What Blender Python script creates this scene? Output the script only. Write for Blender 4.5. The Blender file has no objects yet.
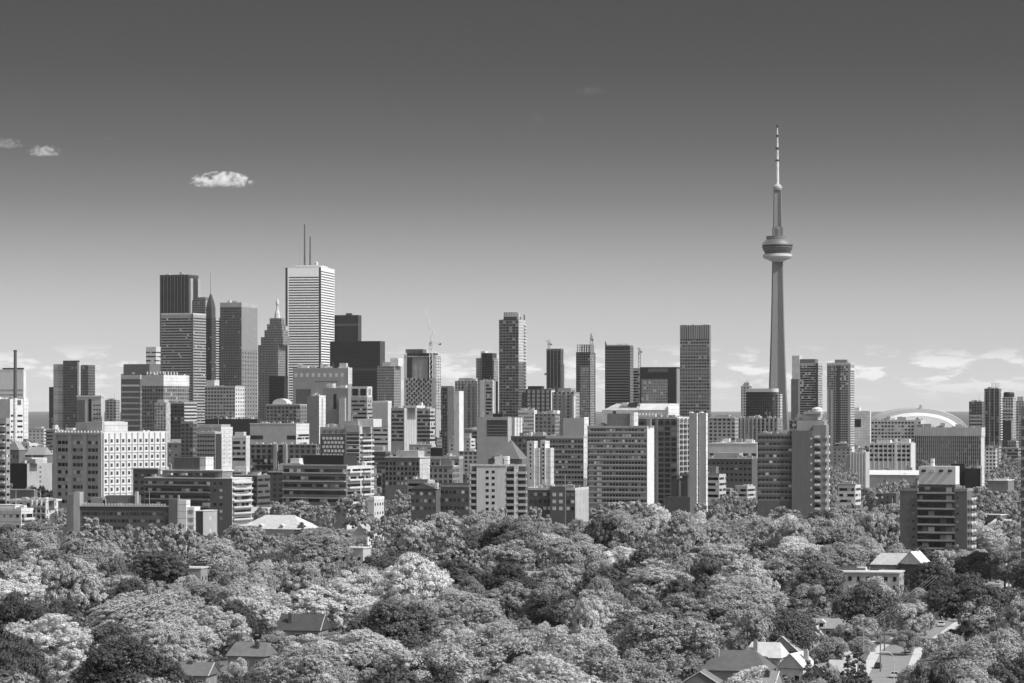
import bpy, bmesh, math, random
import numpy as np
rad = math.radians
C = bpy.context.scene.collection
SC = bpy.context.scene
# ------------------------------------------------------------------ camera
F = 3000.0          # focal length in pixels of the 1024 px wide frame
EYE = 64.0          # camera height above the flat city ground
HOR = 409.5         # picture row of the horizon
cam = bpy.data.cameras.new('camera'); co = bpy.data.objects.new('camera', cam); C.objects.link(co)
co.location = (0, 0, EYE); co.rotation_euler = (rad(90), 0, 0)
cam.sensor_width = 36.0; cam.lens = F/1024*36.0
cam.shift_y = (HOR-341.5)/1024.0
cam.clip_start = 1.0; cam.clip_end = 200000.0
SC.camera = co
SC.render.resolution_x = 1024; SC.render.resolution_y = 683
# ------------------------------------------------------------------ light
SUN_EL = rad(47); SUN_DIR = (0.90, -0.436)      # horizontal direction towards the sun
sl = bpy.data.lights.new('sun', 'SUN'); sl.energy = 3.9; sl.angle = rad(0.5); sl.color = (1, 1, 1)
so = bpy.data.objects.new('sun', sl); C.objects.link(so)
az = math.atan2(SUN_DIR[0], SUN_DIR[1])          # clockwise from +Y
so.rotation_euler = (math.pi/2-SUN_EL, 0, -az+math.pi)
w = bpy.data.worlds.new('World'); SC.world = w; w.use_nodes = True
nt = w.node_tree; nt.nodes.clear()
def N(nt, t, **k):
    n = nt.nodes.new(t)
    for a, b in k.items():
        if a.startswith('i_'): n.inputs[int(a[2:])].default_value = b
        else: setattr(n, a, b)
    return n
def M2(nt, op, a, b=None, clamp=False):
    n = nt.nodes.new('ShaderNodeMath'); n.operation = op; n.use_clamp = clamp
    for i, v in enumerate((a, b)):
        if v is None: continue
        if isinstance(v, (int, float)): n.inputs[i].default_value = v
        else: nt.links.new(v, n.inputs[i])
    return n.outputs[0]
sky = N(nt, 'ShaderNodeTexSky', sky_type='NISHITA', sun_disc=False, sun_elevation=SUN_EL, sun_rotation=az)
sky.altitude = 100; sky.air_density = 1.0; sky.dust_density = 1.0
sep = N(nt, 'ShaderNodeSeparateColor'); nt.links.new(sky.outputs[0], sep.inputs[0])   # deep-red filter of a black and white film
tc = N(nt, 'ShaderNodeTexCoord'); sx = N(nt, 'ShaderNodeSeparateXYZ'); nt.links.new(tc.outputs['Generated'], sx.inputs[0])
el = M2(nt, 'MULTIPLY', M2(nt, 'ARCSINE', sx.outputs[2]), 180/math.pi)
u = M2(nt, 'DIVIDE', el, 90.0, True)
u = M2(nt, 'POWER', u, 0.5)
ramp = N(nt, 'ShaderNodeValToRGB'); nt.links.new(u, ramp.inputs[0])
SKYPTS = [(0,1.95),(0.3,1.65),(1.15,1.08),(2.1,0.83),(3.06,0.60),(4,0.395),(5,0.275),(6.5,0.195),(8,0.175),(13,0.8),(22,2.6),(90,2.6)]
cr = ramp.color_ramp; cr.interpolation = 'B_SPLINE' if False else 'LINEAR'
while len(cr.elements) > 1: cr.elements.remove(cr.elements[-1])
for i, (e, v) in enumerate(SKYPTS):
    p = (e/90)**0.5
    q = cr.elements[0] if i == 0 else cr.elements.new(p)
    q.position = p; q.color = (v, v, v, 1)
base = M2(nt, 'MULTIPLY', sep.outputs[0], ramp.outputs[0])
# faint banks of fair-weather cloud low over the lake
azm = M2(nt, 'ARCTAN2', sx.outputs[0], sx.outputs[1])
cv = N(nt, 'ShaderNodeCombineXYZ'); nt.links.new(M2(nt, 'MULTIPLY', azm, 57.3*0.8), cv.inputs[0]); nt.links.new(M2(nt, 'MULTIPLY', el, 2.8), cv.inputs[1])
no = N(nt, 'ShaderNodeTexNoise'); no.inputs['Scale'].default_value = 1.3; no.inputs['Detail'].default_value = 9; no.inputs['Roughness'].default_value = 0.6
nt.links.new(cv.outputs[0], no.inputs['Vector'])
band = M2(nt, 'MULTIPLY', M2(nt, 'SUBTRACT', el, 0.12), 2.0, True)
band = M2(nt, 'MULTIPLY', band, M2(nt, 'MULTIPLY', M2(nt, 'SUBTRACT', 1.25, el), 2.2, True))
cl = M2(nt, 'MULTIPLY', M2(nt, 'SUBTRACT', no.outputs[0], 0.495), 12.0, True)
cl = M2(nt, 'MULTIPLY', M2(nt, 'MULTIPLY', cl, band), 0.8)
lum = N(nt, 'ShaderNodeMix', data_type='FLOAT'); nt.links.new(cl, lum.inputs[0]); nt.links.new(base, lum.inputs[2]); lum.inputs[3].default_value = 8.2
cc = N(nt, 'ShaderNodeCombineColor')
for i in range(3): nt.links.new(lum.outputs[0], cc.inputs[i])
bg = N(nt, 'ShaderNodeBackground'); bg.inputs[1].default_value = 0.13; nt.links.new(cc.outputs[0], bg.inputs[0])
wo = N(nt, 'ShaderNodeOutputWorld'); nt.links.new(bg.outputs[0], wo.inputs[0])
SC.view_settings.view_transform = 'Standard'; SC.view_settings.look = 'None'; SC.view_settings.exposure = 0; SC.view_settings.gamma = 1
SC.cycles.max_bounces = 5; SC.cycles.diffuse_bounces = 3; SC.cycles.glossy_bounces = 2; SC.cycles.transparent_max_bounces = 24
SC.cycles.transmission_bounces = 3; SC.cycles.volume_bounces = 6; SC.cycles.volume_step_rate = 0.35
SC.cycles.use_denoising = True
# ------------------------------------------------------------------ materials
_m = {}
def mat(g, rough=0.85, var=0.12, scale=0.15, rnd=0.0, streak=0.0, metal=0.0, key=''):
    """weathered neutral surface of albedo g"""
    g = .85 if g > .95 else .5+(g-.5)*.4 if g > .5 else g*1.2 if .07 < g < .35 else g
    k = ('m', g, rough, var, scale, rnd, streak, metal)
    if k in _m: return _m[k]
    m = bpy.data.materials.new('grey surface %g' % g); m.use_nodes = True; t = m.node_tree; b = t.nodes['Principled BSDF']
    b.inputs['Roughness'].default_value = rough; b.inputs['Metallic'].default_value = metal
    b.inputs['Specular IOR Level'].default_value = 0.35
    tc = N(t, 'ShaderNodeTexCoord'); n = N(t, 'ShaderNodeTexNoise'); n.inputs['Scale'].default_value = scale; n.inputs['Detail'].default_value = 6
    mp = N(t, 'ShaderNodeMapping'); mp.inputs['Scale'].default_value = (1, 1, 1 if not streak else 0.15)
    t.links.new(tc.outputs['Object'], mp.inputs[0]); t.links.new(mp.outputs[0], n.inputs['Vector'])
    v = M2(t, 'MULTIPLY', M2(t, 'ADD', M2(t, 'MULTIPLY', M2(t, 'SUBTRACT', n.outputs[0], 0.5), var*4), 1.0), g)
    n2 = N(t, 'ShaderNodeTexNoise'); n2.inputs['Scale'].default_value = 0.9; n2.inputs['Detail'].default_value = 5; mp2 = N(t, 'ShaderNodeMapping'); mp2.inputs['Scale'].default_value = (1, 1, .14)
    t.links.new(tc.outputs['Object'], mp2.inputs[0]); t.links.new(mp2.outputs[0], n2.inputs['Vector']); v = M2(t, 'MULTIPLY', v, M2(t, 'ADD', .8, M2(t, 'MULTIPLY', n2.outputs[0], .4)))
    if rnd:
        oi = N(t, 'ShaderNodeObjectInfo')
        v = M2(t, 'MULTIPLY', v, M2(t, 'ADD', 1-rnd, M2(t, 'MULTIPLY', oi.outputs['Random'], 2*rnd)))
    c = N(t, 'ShaderNodeCombineColor')
    for i in range(3): t.links.new(v, c.inputs[i])
    t.links.new(c.outputs[0], b.inputs['Base Color']); _m[k] = m; return m
def glass(g=0.022, rough=0.12, lit=0.2):
    """window glass; some panes have pale blinds behind them"""
    k = ('g', g, rough, lit)
    if k in _m: return _m[k]
    m = bpy.data.materials.new('window glass'); m.use_nodes = True; t = m.node_tree; b = t.nodes['Principled BSDF']
    b.inputs['Roughness'].default_value = rough
    oi = N(t, 'ShaderNodeObjectInfo'); tc = N(t, 'ShaderNodeTexCoord'); s = N(t, 'ShaderNodeSeparateXYZ'); t.links.new(tc.outputs['Object'], s.inputs[0])
    uu = M2(t, 'FLOOR', M2(t, 'DIVIDE', M2(t, 'ADD', s.outputs[0], s.outputs[1]), 2.3))
    cv = N(t, 'ShaderNodeCombineXYZ'); t.links.new(uu, cv.inputs[0]); t.links.new(oi.outputs['Random'], cv.inputs[1])
    wn = N(t, 'ShaderNodeTexWhiteNoise', noise_dimensions='2D'); t.links.new(cv.outputs[0], wn.inputs['Vector'])
    bl = M2(t, 'GREATER_THAN', wn.outputs['Value'], 1-lit)
    v = M2(t, 'ADD', M2(t, 'MULTIPLY', M2(t, 'ADD', 0.4, wn.outputs['Value']), g), M2(t, 'MULTIPLY', bl, M2(t, 'MULTIPLY', M2(t, 'FRACT', M2(t, 'MULTIPLY', wn.outputs['Value'], 173.3)), 0.62)))
    c = N(t, 'ShaderNodeCombineColor')
    for i in range(3): t.links.new(v, c.inputs[i])
    t.links.new(c.outputs[0], b.inputs['Base Color']); _m[k] = m; return m
def facade(wall, gl, pw, ph, mull=0.2, span=0.35, var=0.5, lit=0.06, roof=0.3, grough=0.12, phase=0.0):
    """curtain wall / window grid in building metres: panes pw wide, storeys ph high"""
    wall = .5+(wall-.5)*.4 if wall > .5 else wall*1.2 if .07 < wall < .35 else wall
    k = ('f', wall, gl, pw, ph, mull, span, var, lit, roof, grough)
    if k in _m: return _m[k]
    m = bpy.data.materials.new('facade cladding'); m.use_nodes = True; t = m.node_tree; b = t.nodes['Principled BSDF']; b.inputs['Specular IOR Level'].default_value = 0.3
    tc = N(t, 'ShaderNodeTexCoord'); s = N(t, 'ShaderNodeSeparateXYZ'); t.links.new(tc.outputs['Object'], s.inputs[0])
    uu = M2(t, 'DIVIDE', M2(t, 'ADD', M2(t, 'ADD', s.outputs[0], s.outputs[1]), 0.37), pw); vv = M2(t, 'DIVIDE', s.outputs[2], ph)
    wm = M2(t, 'MULTIPLY', M2(t, 'GREATER_THAN', M2(t, 'FRACT', uu), mull), M2(t, 'GREATER_THAN', M2(t, 'FRACT', vv), span))
    cv = N(t, 'ShaderNodeCombineXYZ'); t.links.new(M2(t, 'FLOOR', uu), cv.inputs[0]); t.links.new(M2(t, 'FLOOR', vv), cv.inputs[1])
    wn = N(t, 'ShaderNodeTexWhiteNoise', noise_dimensions='2D'); t.links.new(cv.outputs[0], wn.inputs['Vector'])
    big = N(t, 'ShaderNodeTexNoise'); big.inputs['Scale'].default_value = 0.05; big.inputs['Detail'].default_value = 4; t.links.new(tc.outputs['Object'], big.inputs['Vector'])
    g = M2(t, 'MULTIPLY', M2(t, 'ADD', 1-var, M2(t, 'MULTIPLY', wn.outputs['Value'], 2*var)), gl)
    g = M2(t, 'MULTIPLY', g, M2(t, 'ADD', 0.5, big.outputs[0]))
    g = M2(t, 'ADD', g, M2(t, 'MULTIPLY', M2(t, 'GREATER_THAN', wn.outputs['Value'], 1-lit), 0.2))
    wl = M2(t, 'MULTIPLY', M2(t, 'ADD', 0.8, M2(t, 'MULTIPLY', big.outputs[0], 0.4)), wall)
    mx = N(t, 'ShaderNodeMix', data_type='FLOAT'); t.links.new(wm, mx.inputs[0]); t.links.new(wl, mx.inputs[2]); t.links.new(g, mx.inputs[3])
    sn = N(t, 'ShaderNodeSeparateXYZ'); t.links.new(tc.outputs['Normal'], sn.inputs[0]); up = M2(t, 'GREATER_THAN', sn.outputs[2], 0.7)
    m2 = N(t, 'ShaderNodeMix', data_type='FLOAT'); t.links.new(up, m2.inputs[0]); t.links.new(mx.outputs[0], m2.inputs[2]); m2.inputs[3].default_value = roof
    c = N(t, 'ShaderNodeCombineColor')
    for i in range(3): t.links.new(m2.outputs[0], c.inputs[i])
    t.links.new(c.outputs[0], b.inputs['Base Color'])
    r = M2(t, 'SUBTRACT', 0.8, M2(t, 'MULTIPLY', M2(t, 'MULTIPLY', wm, M2(t, 'SUBTRACT', 1.0, up)), 0.8-grough)); t.links.new(r, b.inputs['Roughness'])
    _m[k] = m; return m
def leafmat(g, name='foliage'):
    k = ('l', g)
    if k in _m: return _m[k]
    m = bpy.data.materials.new(name); m.use_nodes = True; t = m.node_tree; b = t.nodes['Principled BSDF']; out = t.nodes['Material Output']
    b.inputs['Roughness'].default_value = 0.65; b.inputs['Specular IOR Level'].default_value = 0.25
    tc = N(t, 'ShaderNodeTexCoord'); n = N(t, 'ShaderNodeTexNoise'); n.inputs['Scale'].default_value = 0.35; n.inputs['Detail'].default_value = 5
    oi = N(t, 'ShaderNodeObjectInfo')
    t.links.new(tc.outputs['Object'], n.inputs['Vector'])
    v = M2(t, 'MULTIPLY', M2(t, 'ADD', 0.35, M2(t, 'MULTIPLY', n.outputs[0], 1.3)), g)
    v = M2(t, 'MULTIPLY', v, M2(t, 'ADD', 0.75, M2(t, 'MULTIPLY', oi.outputs['Random'], 0.5)))
    c = N(t, 'ShaderNodeCombineColor')
    for i in range(3): t.links.new(v, c.inputs[i])
    tr = N(t, 'ShaderNodeBsdfTranslucent'); mx = N(t, 'ShaderNodeMixShader'); mx.inputs[0].default_value = 0.3
    t.links.new(c.outputs[0], b.inputs['Base Color']); t.links.new(c.outputs[0], tr.inputs[0])
    t.links.new(b.outputs[0], mx.inputs[1]); t.links.new(tr.outputs[0], mx.inputs[2]); t.links.new(mx.outputs[0], out.inputs[0])
    _m[k] = m; return m
# ------------------------------------------------------------------ object helpers
def prop(o, label=None, cat=None, group=None, kind=None):
    if label: o['label'] = label
    if cat: o['category'] = cat
    if group: o['group'] = group
    if kind: o['kind'] = kind
    return o
def linkmesh(name, me, m, parent=None, loc=None):
    o = bpy.data.objects.new(name, me); C.objects.link(o)
    if m is not None and not me.materials: me.materials.append(m)
    if parent: o.parent = parent
    if loc is not None: o.location = loc
    return o
class MB:
    """collects boxes, prisms and tubes into one mesh"""
    def __init__(s): s.v = []; s.f = []
    def box(s, x0, x1, y0, y1, z0, z1):
        if x0 > x1: x0, x1 = x1, x0
        if y0 > y1: y0, y1 = y1, y0
        n = len(s.v)
        s.v += [(x0,y0,z0),(x1,y0,z0),(x1,y1,z0),(x0,y1,z0),(x0,y0,z1),(x1,y0,z1),(x1,y1,z1),(x0,y1,z1)]
        s.f += [tuple(n+i for i in q) for q in ((3,2,1,0),(4,5,6,7),(0,1,5,4),(1,2,6,5),(2,3,7,6),(3,0,4,7))]
        return s
    def prism(s, pts, z0, z1, top=None):
        """vertical prism over a plan outline; top = outline at z1 if it differs"""
        n = len(s.v); k = len(pts); top = top or pts
        s.v += [(x, y, z0) for x, y in pts] + [(x, y, z1) for x, y in top]
        s.f += [tuple(range(n+k-1, n-1, -1)), tuple(range(n+k, n+2*k))]
        s.f += [(n+i, n+(i+1) % k, n+k+(i+1) % k, n+k+i) for i in range(k)]
        return s
    def lathe(s, prof, seg=24, cx=0, cy=0):
        n = len(s.v); k = len(prof)
        for r, z in prof:
            for i in range(seg):
                a = 2*math.pi*i/seg; s.v.append((cx+r*math.cos(a), cy+r*math.sin(a), z))
        for j in range(k-1):
            for i in range(seg):
                a = n+j*seg+i; b = n+j*seg+(i+1) % seg
                s.f.append((a, b, b+seg, a+seg))
        s.f.append(tuple(n+i for i in reversed(range(seg)))); s.f.append(tuple(n+(k-1)*seg+i for i in range(seg)))
        return s
    def rod(s, p, q, r, r2=None, seg=6):
        p = np.array(p, float); q = np.array(q, float); d = q-p; L = np.linalg.norm(d); d = d/L
        a = np.cross(d, (0, 0, 1) if abs(d[2]) < .9 else (1, 0, 0)); a = a/np.linalg.norm(a); b = np.cross(d, a)
        n = len(s.v); r2 = r if r2 is None else r2
        for c, rr in ((p, r), (q, r2)):
            for i in range(seg):
                t = 2*math.pi*i/seg; s.v.append(tuple(c+rr*(math.cos(t)*a+math.sin(t)*b)))
        for i in range(seg):
            j = (i+1) % seg; s.f.append((n+i, n+seg+i, n+seg+j, n+j))
        s.f.append(tuple(n+i for i in range(seg))); s.f.append(tuple(n+seg+i for i in reversed(range(seg))))
        return s
    def gable(s, x0, x1, y0, y1, z0, z1, ax='x', hip=0.0):
        """pitched roof with its ridge along ax"""
        n = len(s.v); xm = (x0+x1)/2; ym = (y0+y1)/2
        if ax == 'x': h = (x1-x0)*hip; rd = [(x0+h, ym, z1), (x1-h, ym, z1)]
        else: h = (y1-y0)*hip; rd = [(xm, y0+h, z1), (xm, y1-h, z1)]
        s.v += [(x0,y0,z0),(x1,y0,z0),(x1,y1,z0),(x0,y1,z0)]+rd
        if ax == 'x': q = ((3,2,1,0),(0,1,5,4),(2,3,4,5),(1,2,5),(3,0,4))
        else: q = ((3,2,1,0),(1,2,5,4),(3,0,4,5),(0,1,4),(2,3,5))
        s.f += [tuple(n+i for i in t) for t in q]
        return s
    def mesh(s, name):
        me = bpy.data.meshes.new(name); me.from_pydata(s.v, [], s.f); me.update(); return me
    def build(s, name, m, parent=None, loc=None):
        return linkmesh(name, s.mesh(name), m, parent, loc)
def PX(px, D): return (px-512)/F*D
def PZ(py, D): return EYE-(py-HOR)/F*D
def top_empty(name, loc, rz=0.0):
    o = bpy.data.objects.new(name, None); C.objects.link(o); o.location = loc; o.rotation_euler = (0, 0, rz); o.empty_display_size = 2; return o
LAND = []      # (px, D, short landmark phrase)
FOOT = []      # world footprints so that trees keep off the buildings
class Bldg:
    """a building given by what a surveyor reads off: front face x0..xc, right face xc..x1, roof row, distance of the near corner"""
    def __init__(s, name, label, cat, x0, xc, x1, yt, D, yaw=18, d=None, w=None, group=None, zb=0.0):
        s.D = D; th = rad(yaw); s.s, s.c = math.sin(th), math.cos(th)
        s.cx = PX(xc, D); s.cy = D; s.zt = PZ(yt, D)
        s.w = w if w else -s.X(x0)
        if d: s.d = d
        else:
            s.d = s.Y(x1) if x1 > xc+0.4 else 22.0
            if s.d <= 0 or s.d > 150: s.d = min(60.0, s.w)
        s.root = top_empty(name, (s.cx, s.cy, 0), -th); prop(s.root, label, cat, group)
        m = 3
        s.quad = [s.W(-s.w-m, -m), s.W(m, -m), s.W(m, s.d+m), s.W(-s.w-m, s.d+m)]
        FOOT.append((s.quad, s))
    def W(s, x, y): return (s.cx+x*s.c+y*s.s, s.cy-x*s.s+y*s.c)
    def X(s, px):
        k = px-512; t = (F*s.cx-k*s.cy)/(k*s.s+F*s.c); return -t
    def Y(s, px):
        k = px-512; q = k*s.c-F*s.s
        return (F*s.cx-k*s.cy)/q
    def Z(s, py): return PZ(py, s.D)
    def body(s, m, x0=None, x1=None, y0=None, y1=None, z0=0, z1=None, name='wall'):
        return MB().box(-s.w if x0 is None else x0, 0 if x1 is None else x1, 0 if y0 is None else y0, s.d if y1 is None else y1, z0, s.zt if z1 is None else z1).build(name, m, s.root)
    def part(s, name, m, x0, x1, y0, y1, z0, z1):
        return MB().box(x0, x1, y0, y1, z0, z1).build(name, m, s.root)
    def parapet(s, m, h=1.0, t=0.5, o=0.12, x0=None, x1=None, y0=None, y1=None, z=None):
        a = (-s.w if x0 is None else x0)-o; b = (0 if x1 is None else x1)+o; c = (0 if y0 is None else y0)-o; e = (s.d if y1 is None else y1)+o; z = s.zt if z is None else z
        k = MB(); k.box(a, b, c, c+t, z-.6, z+h); k.box(a, b, e-t, e, z-.6, z+h); k.box(a, a+t, c+t, e-t, z-.6, z+h); k.box(b-t, b, c+t, e-t, z-.6, z+h)
        return k.build('parapet', m, s.root)
    def roofbox(s, pa, pb, py, m, f0=0.2, f1=0.8, name='penthouse', z0=None):
        return s.part(name, m, s.X(pa), s.X(pb), s.d*f0, s.d*f1, s.zt+0.004 if z0 is None else z0, s.Z(py)*1.0)
    def clutter(s, n, seed=0, big=4.0, tone=0.3):
        r = random.Random(seed+int(s.cx*7)+int(s.D))
        for i in range(n):
            a = r.uniform(1.5, big); b = r.uniform(1.5, big); h = r.uniform(1.0, big*.7)
            if s.w < a+4 or s.d < b+4: continue
            x = r.uniform(-s.w+1, -a-1); y = r.uniform(1, s.d-b-1)
            s.part('roof_unit', mat(r.choice([.18, .3, .45, .6, tone])), x, x+a, y, y+b, s.zt+.004, s.zt+h)
    # --- openings: one mesh shared by copies, one object per opening
    def _rep(s, name, me, m, locs, cap=100):
        for i, l in enumerate(locs[:cap]): linkmesh(name, me, m, s.root, l)
        if len(locs) > cap:
            vs = [tuple(v.co) for v in me.vertices]; fs = [tuple(p.vertices) for p in me.polygons]; k = MB()
            for l in locs[cap:]:
                n = len(k.v); k.v += [(a+l[0], b+l[1], c+l[2]) for a, b, c in vs]; k.f += [tuple(n+i for i in q) for q in fs]
            prop(k.build(name, m, s.root), kind='stuff')
    def bands(s, face, za, zb, n, h, m, a=None, b=None, p=0.06, name='window_band'):
        """n strip windows of height h metres between rows za (top) and zb"""
        if face == 'f': x0, x1, y0, y1 = (-s.w+.6 if a is None else a), (-.6 if b is None else b), -p, .3
        else: x0, x1, y0, y1 = -.3, p, (.6 if a is None else a), (s.d-.6 if b is None else b)
        if face == 'w': x0, x1, y0, y1 = -s.w-p, p, -p, s.d+p
        st = (za-zb)/n
        me = MB().box(x0, x1, y0, y1, 0, h).mesh(name)
        s._rep(name, me, m, [(0, 0, za-st*(i+1)+(st-h)/2) for i in range(n)])
    def wins(s, face, za, zb, rows, cols, ww, wh, m, a=None, b=None, p=0.05, name='window', cap=100, skip=None):
        lo = (-s.w if face == 'f' else 0) if a is None else a; hi = (0 if face == 'f' else s.d) if b is None else b
        sx = (hi-lo)/cols; sz = (za-zb)/rows; L = []
        for r in range(rows):
            for c in range(cols):
                if skip and skip(r, c): continue
                q = lo+sx*(c+.5)-ww/2; z = za-sz*(r+.5)-wh/2
                L.append((q, 0, z) if face == 'f' else (0, q, z))
        me = (MB().box(0, ww, -p, .3, 0, wh) if face == 'f' else MB().box(-.3, p, 0, ww, 0, wh)).mesh(name)
        s._rep(name, me, m, L, cap)
    def balconies(s, face, za, zb, n, depth, m, a, b, rail=1.0, name='balcony', p0=0.0, slab=.25):
        st = (za-zb)/n; k = MB()
        if face == 'f':
            k.box(a, b, -depth, -p0+.01, 0, slab); k.box(a, b, -depth-.1, -depth+.02, -.05, rail); k.box(a, a+.12, -depth+.02, -p0, slab, rail); k.box(b-.12, b, -depth+.02, -p0, slab, rail)
        else:
            k.box(p0-.01, depth, a, b, 0, slab); k.box(depth-.02, depth+.1, a, b, -.05, rail); k.box(p0, depth-.02, a, a+.12, slab, rail); k.box(p0, depth-.02, b-.12, b, slab, rail)
        s._rep(name, k.mesh(name), m, [(0, 0, za-st*(i+1)) for i in range(n)])
    def piers(s, face, n, wd, m, z0, z1, a=None, b=None, p=.5, name='pier'):
        lo = (-s.w if face == 'f' else 0) if a is None else a; hi = (0 if face == 'f' else s.d) if b is None else b
        st = (hi-lo-wd)/max(1, n-1); me = (MB().box(0, wd, -p, .2, z0, z1) if face == 'f' else MB().box(-.2, p, 0, wd, z0, z1)).mesh(name)
        s._rep(name, me, m, [((lo+st*i, 0, 0) if face == 'f' else (0, lo+st*i, 0)) for i in range(n)])
def land(px, D, phrase): LAND.append((px, D, phrase))
# ================================================================== setting
def sheet(name, x0, x1, y0, y1, z, m):
    me = bpy.data.meshes.new(name); me.from_pydata([(x0,y0,z),(x1,y0,z),(x1,y1,z),(x0,y1,z)], [], [(0,1,2,3)])
    o = linkmesh(name, me, m); o['kind'] = 'structure'; return o
def poly_sheet(name, pts, z, m):
    me = bpy.data.meshes.new(name); me.from_pydata([(x, y, z) for x, y in pts], [], [tuple(range(len(pts)))])
    o = linkmesh(name, me, m); o['kind'] = 'structure'; return o
sheet('ground', -4000, 4000, -200, 5650, 0, mat(0.13, 0.95, 0.4, 0.02))
wat = bpy.data.materials.new('lake water'); wat.use_nodes = True
wt = wat.node_tree; wb = wt.nodes['Principled BSDF']; wb.inputs['Base Color'].default_value = (.09, .09, .09, 1); wb.inputs['Roughness'].default_value = 0.45
wn_ = N(wt, 'ShaderNodeTexNoise'); wn_.inputs['Scale'].default_value = 0.02; wbp = N(wt, 'ShaderNodeBump'); wbp.inputs['Strength'].default_value = 0.6; wbp.inputs['Distance'].default_value = 3
wtc = N(wt, 'ShaderNodeTexCoord'); wt.links.new(wtc.outputs['Object'], wn_.inputs['Vector']); wt.links.new(wn_.outputs[0], wbp.inputs['Height']); wt.links.new(wbp.outputs[0], wb.inputs['Normal'])
sheet('lake', -60000, 60000, 5650, 90000, -0.5, wat)
# tones
W9, W8, W6, W5, W4, W3, W2, W1 = (mat(g) for g in (.85, .75, .6, .5, .4, .3, .2, .12))
W9 = facade(.42, .66, 3.6, 3.2, .06, .13, .07, 0, .62, .7); W8 = facade(.38, .6, 3.2, 3.1, .06, .13, .07, 0, .55, .7)   # jointed precast panels
BR = mat(.15, .9, .18, .4); BRD = mat(.085, .9, .18, .4); BLK = mat(.03, .5)
GL = glass(); GLD = glass(.02, .12, .03); GLL = glass(.05, .15, .3)
# ================================================================== downtown
DT = 'downtown office towers'
def scotia():
    b = Bldg('office_tower', 'tall dark flat-topped tower with fine vertical ribs, highest of the far left group', 'tower', 160, 190, 200, 274.5, 4900, group=DT)
    b.body(facade(.075, .02, 3.2, 400, .55, .0, .3, 0, .2), x1=b.X(188.5))
    b.part('recess', BLK, b.X(188.5), -1, 2, b.d*.5, 0, b.zt-4)
    for k, (y0, y1) in enumerate(((0, .22), (.72, .95))): b.part('bay', mat(.3), -1.5, 1.5, b.d*y0+.01, b.d*y1, 0, b.zt-6)
    b.part('bay', BLK, -1.4, 1.2, b.d*.23, b.d*.71, 0, b.zt-9)
    b.piers('f', 9, 1.2, mat(.09), 0, b.zt, b=b.X(188.5), p=.8)
    b.clutter(5, 1, 9)
    return b
scotia()
def bay_wide():
    b = Bldg('office_tower', 'broad grey tower with close horizontal glass bands in front of the tallest dark tower', 'tower', 161, 193, 206, 314, 4300, group=DT)
    b.body(mat(.26)); b.bands('f', b.zt-5, b.Z(425), 40, 2.0, glass(.035, .2, .05)); b.bands('r', b.zt-4, b.Z(425), 38, 1.9, GLD, a=0.3, b=b.d-.3)
    b.part('corner_fin', mat(.1), -2.2, .2, -.25, 1, 0, b.zt); b.parapet(mat(.6), 1.5)
bay_wide()
def spire_tower():
    b = Bldg('hotel_tower', 'slender dark tower ending in a curved peak and needle spire', 'tower', 206, 211.5, 215.5, 318, 4500, group=DT)
    b.body(facade(.06, .02, 3, 3.4, .2, .3, .5, .02)); X = -b.w/2; Y = b.d/2
    hw = b.w/2; pts = lambda k, y=1: [(X-hw*k, Y-b.d/2*k), (X+hw*k, Y-b.d/2*k), (X+hw*k, Y+b.d/2*k), (X-hw*k, Y+b.d/2*k)]
    m = MB(); zs = [b.zt, b.Z(308), b.Z(303), b.Z(298), b.Z(293.5)]; ks = [1, 1.0, .8, .48, .12]
    for i in range(4): m.prism(pts(ks[i]), zs[i], zs[i+1], pts(ks[i+1]))
    m.build('curved_peak', mat(.07, .4), b.root); MB().rod((X, Y, b.Z(294)), (X, Y, b.Z(272)), 1.1, .5).build('spire', W3, b.root)
    e = Bldg('office_tower', 'mid-height block with a stepped dark top, directly left of the needle-spired tower', 'tower', 192, 205, 206, 300, 4550, group=DT)
    e.body(facade(.16, .04, 3, 3.6, .3, .4, .4, .02)); e.part('penthouse', W1, e.X(196), e.X(204), 4, 18, e.zt, e.Z(297))
    e = Bldg('office_tower', 'narrow banded tower shaft directly right of the needle-spired tower', 'tower', 211, 216, 220, 318, 4600, group=DT)
    e.body(mat(.45)); e.bands('w', e.zt-3, e.Z(420), 40, 2.0, GLD); e.parapet(W4)
spire_tower()
def b4():
    b = Bldg('office_tower', 'broad grey slab tower with a blank pale upper side, between needle spire and stepped tower', 'tower', 220, 241.5, 257.5, 303, 4600, group=DT)
    b.body(facade(.14, .05, 3.0, 4.0, .3, .3, .35, .02)); b.part('side_cladding', mat(.2), -.3, .15, .2, b.d-.2, b.Z(350), b.zt-2); b.part('side_cladding', mat(.17), -.3, .12, .2, b.d-.2, 0, b.Z(350.1))
    b.wins('r', b.Z(351), b.Z(420), 17, 6, 4.0, 2.6, GLD, p=.18); b.part('top_band', W3, b.X(220), .2, -.2, b.d+.2, b.zt-6, b.zt+1); b.clutter(4, 3, 10)
b4()
def small_white():
    b = Bldg('office_tower', 'small pale banded tower just left of the broad grey banded tower', 'tower', 146, 156, 160.5, 347.5, 4200, group=DT)
    b.body(W6); b.bands('w', b.zt-4, b.Z(375), 6, 1.9, GL); b.parapet(W8)
small_white()
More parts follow.
